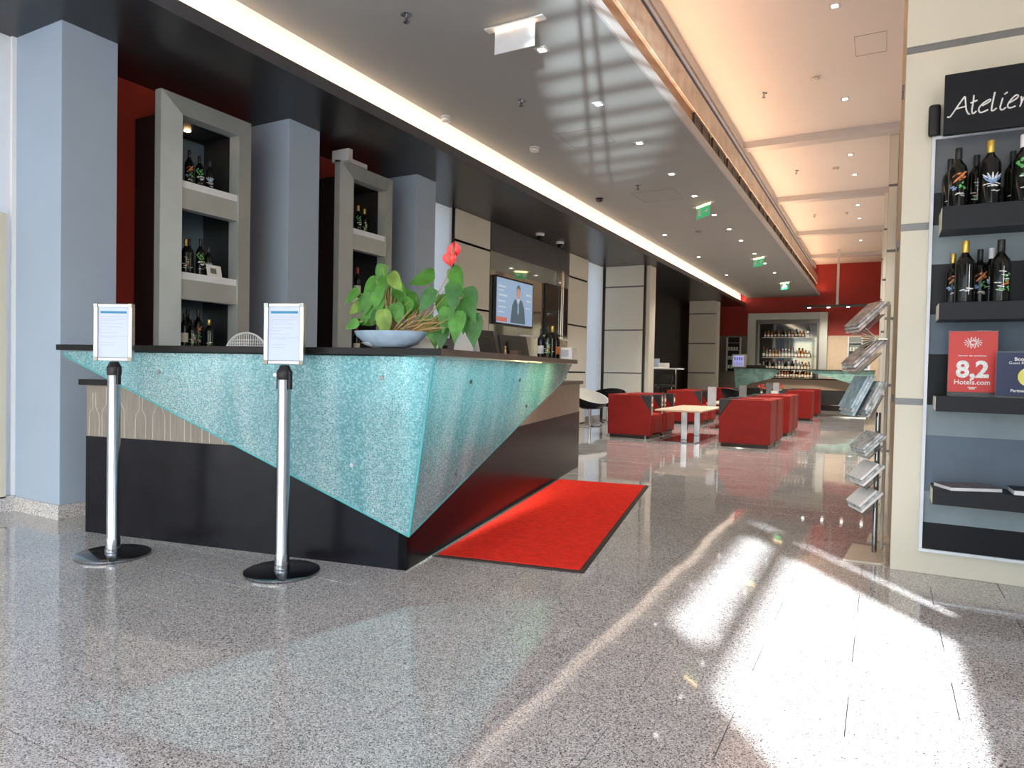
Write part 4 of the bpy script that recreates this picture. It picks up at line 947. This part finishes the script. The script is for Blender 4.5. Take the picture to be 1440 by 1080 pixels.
# ================================================================== BROCHURE RACK
rk = empty('brochure_rack', (-.045, 4.62, 0), 0, 'free-standing brochure rack with a steel post and beige foot plate at the cream wall', 'brochure rack')
MB().prism([(-.127, -.23), (.075, -.21), (.075, .20), (-.093, .22)], lambda p: (p[0], p[1], 0), lambda p: (p[0], p[1], .012)).build('foot_plate', M['rack_base'], rk, bev=.002)
MB().cone((.03, .05, .012), (.03, .05, .86), .014, .014, 16).build('post', M['steel_dark'], rk, smooth=True)
MB().tube([(.068, .16, .012), (.068, .16, 1.52)], .010, 10).build('rear_post', M['rack_base'], rk)
def tray(z, x, s, lab, m, tilt=.78):
    R = Matrix.Rotation(.38, 3, 'Z') @ Matrix.Rotation(tilt, 3, 'Y')
    MB().obox((x-.012, .02, z-.032), .005, .19, .14*s, R).build('tray', M['acrylic'], rk)
    g = empty('brochure_bundle', (-.045+x-.016, 4.64, z+.01), 0, lab, 'brochures')
    for k in range(3):
        MB().obox((-.011*k, 0, .011*k), .013, .205, (.21-.02*k)*s, R).build('brochure', M[m if k != 1 else 'brochure_b'], g)
tray(1.42, -.03, 1.15, 'glossy magazines in the topmost tray of the brochure rack', 'brochure_a')
tray(1.19, -.04, 1.2, 'magazines in the tray below the fanned booklet', 'brochure_a')
tray(.95, -.07, 1.25, 'bluish leaflets in the wide middle tray of the brochure rack', 'brochure_c', .45)
tray(.93, -.00, 1.1, 'grey leaflets at the right side of the middle tray', 'brochure_b', .45)
tray(.66, .0, .8, 'white leaflets in the first low tray of the brochure rack', 'brochure_b')
tray(.48, -.005, .8, 'pale leaflets in the second low tray of the brochure rack', 'paper_white')
tray(.32, -.01, .8, 'pale leaflets in the lowest tray of the brochure rack', 'paper_white')
fb_ = empty('open_booklet', (-.03, 4.60, 1.30), 0, 'open booklet with fanned tan pages on the brochure rack', 'booklet')
for k in range(9):
    a_ = -.75+k*.19
    MB().obox((-.045*math.cos(a_), 0, -.045*math.sin(a_)), .09, .11, .002, Matrix.Rotation(a_, 3, 'Y').inverted()).build('page', M['page_tan'] if k % 2 else M['paper_white'], fb_)
MB().box(.0, .05, -.05, .05, -.006, .002).build('rest', M['steel_dark'], fb_)
tag(MB().prism([(-.05, -.09), (.09, -.08), (.09, .13), (-.035, .14)], lambda p: (p[0]-.01, p[1]+5.08, 0), lambda p: (p[0]-.01, p[1]+5.08, .012)).build('foot_plate_rack', M['rack_base']), 'beige foot plate of a second rack behind the brochure rack', 'foot plate')

# ================================================================== ARMCHAIRS
def make_armchair():
    g = empty('armchair', (0, 0, 0), 0, 'x', 'armchair')
    W, D, H, z0 = .68, .74, .70, .055
    for sg in (-1, 1):
        y0, y1 = (W/2-.11, W/2) if sg > 0 else (-W/2, -W/2+.11)
        poly = [(-D/2, z0), (D/2-.02, z0), (D/2-.02, .43), (D/2-.20, H), (-D/2, H)]
        MB().prism(poly, lambda p: (p[0], y0, p[1]), lambda p: (p[0], y1, p[1])).build('armrest', M['red_leather'], g, bev=.012)
        tri = [(D/2-.018, .435), (D/2-.018, H-.003), (D/2-.196, H-.003)]
        MB().prism(tri, lambda p: (p[0], y0+.002, p[1]), lambda p: (p[0], y1-.002, p[1])).build('arm_corner', M['dark_leather'], g, bev=.004)
        MB().box(D/2-.018, D/2-.012, y0+.02, y1-.02, .38, H-.02).build('chrome_strip', M['chrome'], g)
    MB().box(-D/2+.002, -D/2+.17, -W/2+.112, W/2-.112, z0, H-.003).build('backrest', M['red_leather'], g, bev=.02)
    MB().box(-D/2+.172, D/2, -W/2+.113, W/2-.113, z0+.02, .40).build('seat_cushion', M['red_leather'], g, bev=.03)
    MB().box(-D/2+.03, D/2-.05, -W/2+.03, W/2-.03, .0, z0).build('plinth', M['dark_wood'], g)
    MB().cone((D/2-.10, -W/2+.02, 0), (D/2-.10, -W/2+.02, z0), .015, .015, 10).build('leg', M['chrome'], g)
    return g
ac = make_armchair()
AC = [(-1.755, 10.63, PI, 'front red cube armchair of the right row, nearest the camera'), (-1.755, 11.37, PI, 'second red armchair of the right row, just behind the front one'),
      (-1.77, 13.00, PI, 'third red armchair of the right row, beyond a gap'), (-1.77, 13.73, PI, 'fourth red armchair of the right row, close behind the third'),
      (-1.80, 17.6, PI, 'fifth red armchair of the right row, near the bar'), (-1.80, 19.7, PI, 'farthest red armchair of the right row'),
      (-3.56, 10.86, 0, 'front red cube armchair of the left row, nearest the camera'), (-3.56, 11.60, 0, 'second red armchair of the left row, directly behind the front one'),
      (-3.60, 14.45, 0, 'third red armchair of the left row, behind the first table'), (-3.60, 15.20, 0, 'fourth red armchair of the left row'), (-3.55, 18.2, 0, 'farthest red armchair of the left row, near the bar')]
for i, (x, y, rz, lab) in enumerate(AC): place(ac, i > 0, (x, y, 0), rz, lab, 'red cube armchairs in the lounge')

# tables
def make_table():
    g = empty('lounge_table', (0, 0, 0), 0, 'x', 'table')
    MB().box(-.36, .36, -.85, .85, .475, .50).build('table_top', M['table_wood'], g, bev=.004)
    MB().box(-.27, .27, -.83, .83, 0, .015).build('foot_plate', M['steel'], g, bev=.003)
    for y in (-.42, .42): MB().box(-.045, .045, y-.04, y+.04, .015, .475).build('leg', M['chrome'], g, bev=.004)
    return g
tb = make_table()
for i, (x, y, lab) in enumerate(((-2.72, 11.15, 'nearest low wood-topped table between the front red armchairs'), (-2.62, 14.2, 'second low wood-topped table, behind the nearest one'), (-2.6, 18.3, 'farthest low wood-topped table before the bar'))): place(tb, i > 0, (x, y, 0), 0, lab, 'low wooden lounge tables')
# menu holders, flowers, cards on tables
def menu(x, y, z, lab, m, h=.26):
    g = empty('menu_holder', (x, y, z), .3, lab, 'menu')
    MB().box(-.07, .07, -.03, .03, 0, .01).build('foot', M['chrome'], g)
    MB().box(-.07, .07, -.006, .006, .01, h).build('card', M[m], g)
menu(-2.55, 11.85, .50, 'grey menu card standing on the far end of the nearest table', 'print_grey', .34)
menu(-2.45, 14.2, .50, 'clear menu holder on the second table', 'board_mid', .34); menu(-2.25, 13.8, .50, 'white table card on the near end of the second table', 'paper_white', .15)
menu(-2.45, 17.8, .50, 'tall dark menu holder on the farthest table', 'board_mid', .36); menu(-2.3, 17.6, .50, 'small white card on the near end of the farthest table', 'paper_white', .17)
menu(-2.38, 18.5, .50, 'grey menu holder in the middle of the farthest table', 'print_grey', .36); menu(-2.36, 18.9, .50, 'white card at the far end of the farthest table', 'paper_white', .18)
for (x, y, lab) in ((-2.62, 17.75, 'vase with red flowers on the farthest table, left one'), (-2.35, 19.05, 'vase with a red flower at the far end of the farthest table')):
    g = empty('flower_vase', (x, y, .50), 0, lab, 'vase'); MB().lathe([(.03, 0), (.035, .01), (.02, .08), (.025, .14)], n=14).build('vase', M['bowl_white'], g, smooth=True)
    for k in range(5):
        a_ = k*1.3; p = Vector((.07*math.cos(a_), .07*math.sin(a_), .22+.02*k)); MB().tube([(0, 0, .12), p], .003, 4).build('stalk', M['stem'], g)
        MB().lathe([(.008, -.012), (.032, .0), (.028, .018), (.008, .022)], c=p, n=9).build('flower', M['flower_red'], g, smooth=True)
# bucket chairs
def make_bucket():
    g = empty('bucket_chair', (0, 0, 0), 0, 'x', 'chair')
    n, mrows = 24, 7; sh = {}
    def surf(off):
        vs = []
        for j in range(mrows):
            t = j/(mrows-1)
            for i in range(n):
                a_ = 2*PI*i/n; back = .5-.5*math.cos(a_)      # 1 at the back (a=pi)
                r = (.10+.24*t**.7) + off; z = .36 + (t**1.8)*(.10+.27*back) - off*(1-t)
                vs.append((r*math.cos(a_), r*math.sin(a_), z))
        return vs
    vi = surf(0); vo = surf(.022)
    f = [(j*n+i, j*n+(i+1) % n, (j+1)*n+(i+1) % n, (j+1)*n+i) for j in range(mrows-1) for i in range(n)]
    a1 = MB(); a1.add(vi, f+[tuple(range(n))[::-1]]); a1.build('inner_shell', M['white_plastic'], g, smooth=True, fix=False)
    a2 = MB(); a2.add(vo, f+[tuple(range(n))]); top = (mrows-1)*n
    a2.build('outer_shell', M['black_gloss'], g, smooth=True)
    a3 = MB(); a3.add([vi[top+i] for i in range(n)]+[vo[top+i] for i in range(n)], [(i, (i+1) % n, n+(i+1) % n, n+i) for i in range(n)]); a3.build('rim', M['white_plastic'], g)
    MB().lathe([(.24, 0), (.245, .008), (.05, .018), (.03, .03), (.028, .34)], n=28).build('pedestal', M['chrome'], g, smooth=True)
    return g
bk_ = make_bucket()
for i, (x, y, rz, lab) in enumerate(((-4.90, 12.15, -.5, 'white bucket chair with black outer shell just right of the counter end'), (-4.95, 13.25, 2.2, 'black bucket chair turned away beside the cream wall'), (-2.95, 16.4, .9, 'black and white bucket chair among the far tables'))): place(bk_, i > 0, (x, y, 0), rz, lab, 'bucket chairs')

# high table in the dark recess
ht = empty('high_table', (-4.60, 16.0, 0), 0, 'pale high bar table standing in the dark recess', 'high table')
MB().box(-.40, .42, -.3, .3, 1.14, 1.17).build('table_top', M['white_trim'], ht, bev=.003)
for x in (-.3, .3): MB().tube([(x, 0, 0), (x, 0, 1.14)], .018, 10).build('leg', M['chrome'], ht)
menu(-4.75, 15.95, 1.17, 'blue-white card standing on the high table', 'paper', .22); menu(-4.62, 15.9, 1.17, 'small white card on the high table, left one', 'paper_white', .12); menu(-4.50, 15.9, 1.17, 'small white card on the high table, right one', 'paper_white', .12)
for i, (x, lab) in enumerate(((-4.78, 'left bar stool at the high table'), (-4.35, 'right bar stool at the high table'))):
    g = empty('bar_stool', (x, 15.45, 0), 0, lab, 'stool', 'bar stools in the dark recess')
    MB().box(-.18, .18, -.18, .18, .74, .78).build('seat', M['dark_leather'], g, bev=.01)
    for a_ in (-1, 1):
        for b_ in (-1, 1): MB().tube([(a_*.15, b_*.15, .74), (a_*.19, b_*.19, 0)], .010, 8).build('leg', M['chrome'], g)
    MB().box(-.18, .18, -.19, -.17, .90, 1.02).tube([(-.16, -.17, .76), (-.16, -.18, 1.02)], .01, 6).tube([(.16, -.17, .76), (.16, -.18, 1.02)], .01, 6).build('backrest', M['dark_leather'], g)

# ================================================================== BAR AT THE FAR END
YB = 22.6
bar = empty('bar_counter', (0, YB, 0), 0, 'far bar counter with wood front, black base and teal glass wings', 'bar counter')
MB().box(-4.1, -.45, .08, .6, 0, .16).build('plinth', M['black_satin'], bar)
MB().box(-4.1, -.45, 0, .6, .19, .62).build('base_panel', M['black_satin'], bar)
MB().box(-4.1, -.40, -.02, -.0, .16, .19).build('foot_rail', M['chrome'], bar)
MB().box(-4.1, -.40, 0, .6, .62, .93).build('wood_front', M['wood_bar'], bar)
MB().box(-4.15, -.35, -.06, .62, .93, .965).build('work_top', M['counter_top_dark'], bar)
MB().box(-4.2, -2.9, -.30, .1, 1.235, 1.265).build('raised_top', M['counter_top_dark'], bar)
MB().box(-2.9, -.18, -.30, .1, 1.215, 1.24).build('raised_top', M['counter_top_dark'], bar)
MB().prism([(-4.15, 1.235), (-2.75, 1.235), (-3.0, .95), (-3.7, .75), (-4.1, .45)], lambda p: (p[0], -.26+(1.235-p[1])*.25, p[1]), lambda p: (p[0], -.245+(1.235-p[1])*.25, p[1])).build('glass_wing', M['teal_far'], bar)
MB().prism([(-2.1, 1.215), (-.18, 1.215), (-.30, .68), (-1.4, 1.02)], lambda p: (p[0], -.26+(1.215-p[1])*.25, p[1]), lambda p: (p[0], -.245+(1.215-p[1])*.25, p[1])).build('glass_wing', M['teal_far'], bar)
for x in (-3.9, -3.2, -1.9, -.9): MB().box(x-.02, x+.02, -.05, .05, .965, 1.22).build('support', M['chrome'], bar)
# mirror frame behind the bar
mf = empty('bar_mirror_cabinet', (0, YF, 0), 0, 'large champagne metal framed mirror with bottle shelves behind the bar', 'mirror cabinet')
X0, X1, ZT = -3.96, -1.56, 3.06
f = MB(); f.box(X0, X0+.25, -.30, -.05, .6, ZT).box(X1-.23, X1, -.30, -.05, .6, ZT).box(X0+.25, X1-.23, -.30, -.05, 2.84, ZT); f.build('frame', M['champagne_metal'], mf, bev=.01)
f = MB(); f.box(X0+.25, X0+.33, -.25, -.05, .6, 2.84).box(X1-.30, X1-.23, -.25, -.05, .6, 2.84).box(X0+.33, X1-.30, -.25, -.05, 2.72, 2.84); f.build('inner_frame', M['frame_side'], mf)
MB().box(X0+.33, X1-.30, -.07, -.05, .6, 2.72).build('mirror', M['bar_mirror'], mf)
SHZ = [2.27, 1.62, 1.22]
for z in SHZ: MB().box(-3.5, -2.02, -.30, -.07, z-.015, z).build('glass_shelf', M['tan_glass'], mf)
MB().box(-3.5, -2.02, -.45, -.07, .96, .975).build('glass_shelf', M['tan_glass'], mf)
# bottles behind the bar: one prototype per kind, copied
def bar_proto(body, cap, lab_m, kind):
    g = empty('spirit_bottle', (0, 0, 0), 0, 'x', 'bottle')
    prof = BP if kind == 0 else [(.038, 0), (.042, .004), (.042, .15), (.036, .17), (.016, .185), (.014, .25)]
    MB().lathe(prof, n=10).build('glass', M[body], g, smooth=True)
    zt = .30 if kind == 0 else .25
    MB().lathe([(.016, zt-.04), (.017, zt-.038), (.017, zt), (.015, zt+.004)], n=8).build('cap', M[cap], g, smooth=True)
    MB().lathe([(.0425 if kind else .038, .04), (.0435 if kind else .039, .041), (.0435 if kind else .039, .12), (.0425 if kind else .038, .121)], n=10).build('label', M[lab_m], g, smooth=True)
    return g
BPR = [bar_proto(*a_) for a_ in (('bottle_dark', 'cap_black', 'label_cream', 0), ('bottle_clear', 'cap_white', 'label_white', 1), ('bottle_amber', 'cap_gold', 'label_cream', 1), ('bottle_green', 'cap_red', 'label_white', 0), ('bottle_clear', 'cap_red', 'label_cream', 0), ('bottle_amber', 'cap_black', 'label_white', 0))]
usedp = [False]*6; rb = random.Random(4)
def barbottle(x, y, z, k, lab, grp, s=1.0):
    o = copy_tree(BPR[k]) if usedp[k] else BPR[k]; usedp[k] = True
    o.location = (x, y, z); o.scale = (s, s, s*rb.uniform(.85, 1.1)); o['label'] = lab; o['group'] = grp
for j in range(12): barbottle(-3.42+j*.105, YF-.19, 2.27, rb.choice([0, 5, 2, 0, 3, 5]), ORD[j] + ' spirit bottle from the left on the top glass shelf of the bar mirror', 'bottles on the top bar shelf', .85)
barbottle(-2.13, YF-.19, 2.36, 3, 'single dark bottle raised at the right end of the top bar shelf', 'single bottle of the top bar shelf', 1.0)
for j in range(15): barbottle(-3.45+j*.097, YF-.19, 1.62, rb.choice([1, 2, 4, 5, 1, 3]), ORD[j] + ' spirit bottle from the left on the middle glass shelf of the bar mirror', 'bottles on the middle bar shelf', 1.05)
for j in range(15): barbottle(-3.45+j*.097, YF-.19, 1.22, rb.choice([1, 4, 0, 1, 2, 4]), ORD[j] + ' spirit bottle from the left on the lower glass shelf of the bar mirror', 'bottles on the lower bar shelf', 1.0)
for j in range(14): barbottle(-3.1+j*.085, YF-.33, .975, rb.choice([2, 0, 5, 2, 0, 4]), ORD[j] + ' spirit bottle from the left in the row on the back counter of the bar', 'bottles on the back counter', .85)
MB_ = MB().box(-3.55, -1.95, -.5, -.06, .55, .96).build('back_counter', M['wood_bar'], mf)
ds = MB().box(-2.13-.05, -2.13+.05, -.24, -.14, 2.27, 2.36).build('bottle_pedestal', M['tan_glass'], mf)
# niches beside the mirror
for (xa, xb, lab) in ((-4.62, -4.22, 'shelf niche with glasses left of the bar mirror'), (-.95, -.60, 'shelf niche with glasses right of the bar mirror')):
    g = empty('glass_niche', (0, YF-.04, 0), 0, lab, 'niche')
    MB().box(xa, xb, -.012, 0, 1.15, 2.28).build('niche_back', M['board_dark'] if xa < -2 else M['board_light'], g)
    for z in (1.25, 1.55, 1.85, 2.10): MB().box(xa, xb, -.16, -.012, z-.012, z).build('glass_shelf', M['tan_glass'], g)
    MB().box(xa-.03, xa, -.17, 0, 1.15, 2.28).box(xb, xb+.03, -.17, 0, 1.15, 2.28).build('niche_side', M['white_trim'], g)
    gp = MB().lathe([(.028, 0), (.032, .004), (.036, .11), (.034, .11), (.029, .01)], n=10).build('drinking_glass', M['tan_glass'], smooth=True)
    q = 0
    for z in (1.25, 1.55, 1.85):
        for x in [xa+.05+i*.085 for i in range(4)]:
            if q == 0: o = gp
            else: o = bpy.data.objects.new('drinking_glass', gp.data); col.objects.link(o)
            o.location = (x, YF-.13, z); q += 1
            tag(o, ORD[(q-1) % 4] + ' glass from the left, ' + ('lowest', 'middle', 'top')[(q-1)//4] + ' shelf of the niche ' + ('left' if xa < -2 else 'right') + ' of the bar mirror', 'glass', 'glasses in the ' + ('left' if xa < -2 else 'right') + ' niche')
# small fridge and boxes on the bar
fr1 = empty('display_fridge', (-4.02, YB-.1, 1.265), 0, 'small fridge with a blue lit front on the left end of the bar', 'fridge')
MB().box(-.20, .20, -.12, .18, 0, .42).build('housing', M['white_plastic'], fr1, bev=.006)
MB().box(-.15, .15, -.125, -.12, .04, .37).build('lit_front', M['fridge_blue'], fr1)
for k in range(2):
    for j in range(4): MB().box(-.13+j*.07, -.09+j*.07, -.13, -.125, .06+k*.16, .17+k*.16).build('can', M['paint_blue'] if k else M['paper'], fr1)
bx = empty('picture_card', (-.42, YB-.1, 1.24), 0, 'white card standing at the right end of the bar', 'card'); MB().box(-.09, .09, -.01, .01, 0, .16).build('card', M['paper'], bx); MB().box(-.03, .03, -.012, -.01, .05, .1).build('picture', M['board_mid'], bx)
bt = empty('bar_tool_tray', (-3.5, YB-.1, 1.265), 0, 'dark tool tray on the left part of the bar', 'tray'); MB().box(-.28, .28, -.1, .1, 0, .08).build('tray', M['black_plastic'], bt); MB().lathe([(.03, .08), (.035, .1), (.02, .14)], c=(.1, 0, 0), n=12).build('pot', M['chrome'], bt, smooth=True)
# hanging bar light
hl = empty('hanging_light_bar', (0, 21.2, 0), 0, 'dark horizontal light bar hanging on a white rod before the red wall', 'light')
MB().box(-2.05, .02, -.05, .05, 3.0, 3.06).build('light_bar', M['black_satin'], hl)
MB().box(-1.205, -1.145, -.03, .03, 3.06, 4.60).build('rod', M['fascia_grey'], hl)
for x in (-1.9, -1.4, -.9, -.4):
    MB().cone((x, 0, 3.0), (x, 0, 2.985), .04, .04, 12).build('lamp', M['lamp_white'], hl)
    l = bpy.data.lights.new('bar_beam', 'SPOT'); l.energy = 120; l.color = (1, .86, .68); l.spot_size = 1.9; l.spot_blend = .7; l.shadow_soft_size = .05
    lo = bpy.data.objects.new('bar_beam', l); col.objects.link(lo); lo.parent = hl; lo.location = (x, 0, 2.96); lo.rotation_euler = (math.radians(35), 0, 0)

for o in bpy.data.objects:
    if o.name.split('.')[0] in ('printed_lines', 'studio_lettering', 'frame_corner', 'engraved_bottle_outline', 'creeping_stems', 'back_mesh', 'sunburst_emblem', 'painted_motif', 'joint_strip'): o['kind'] = 'stuff'
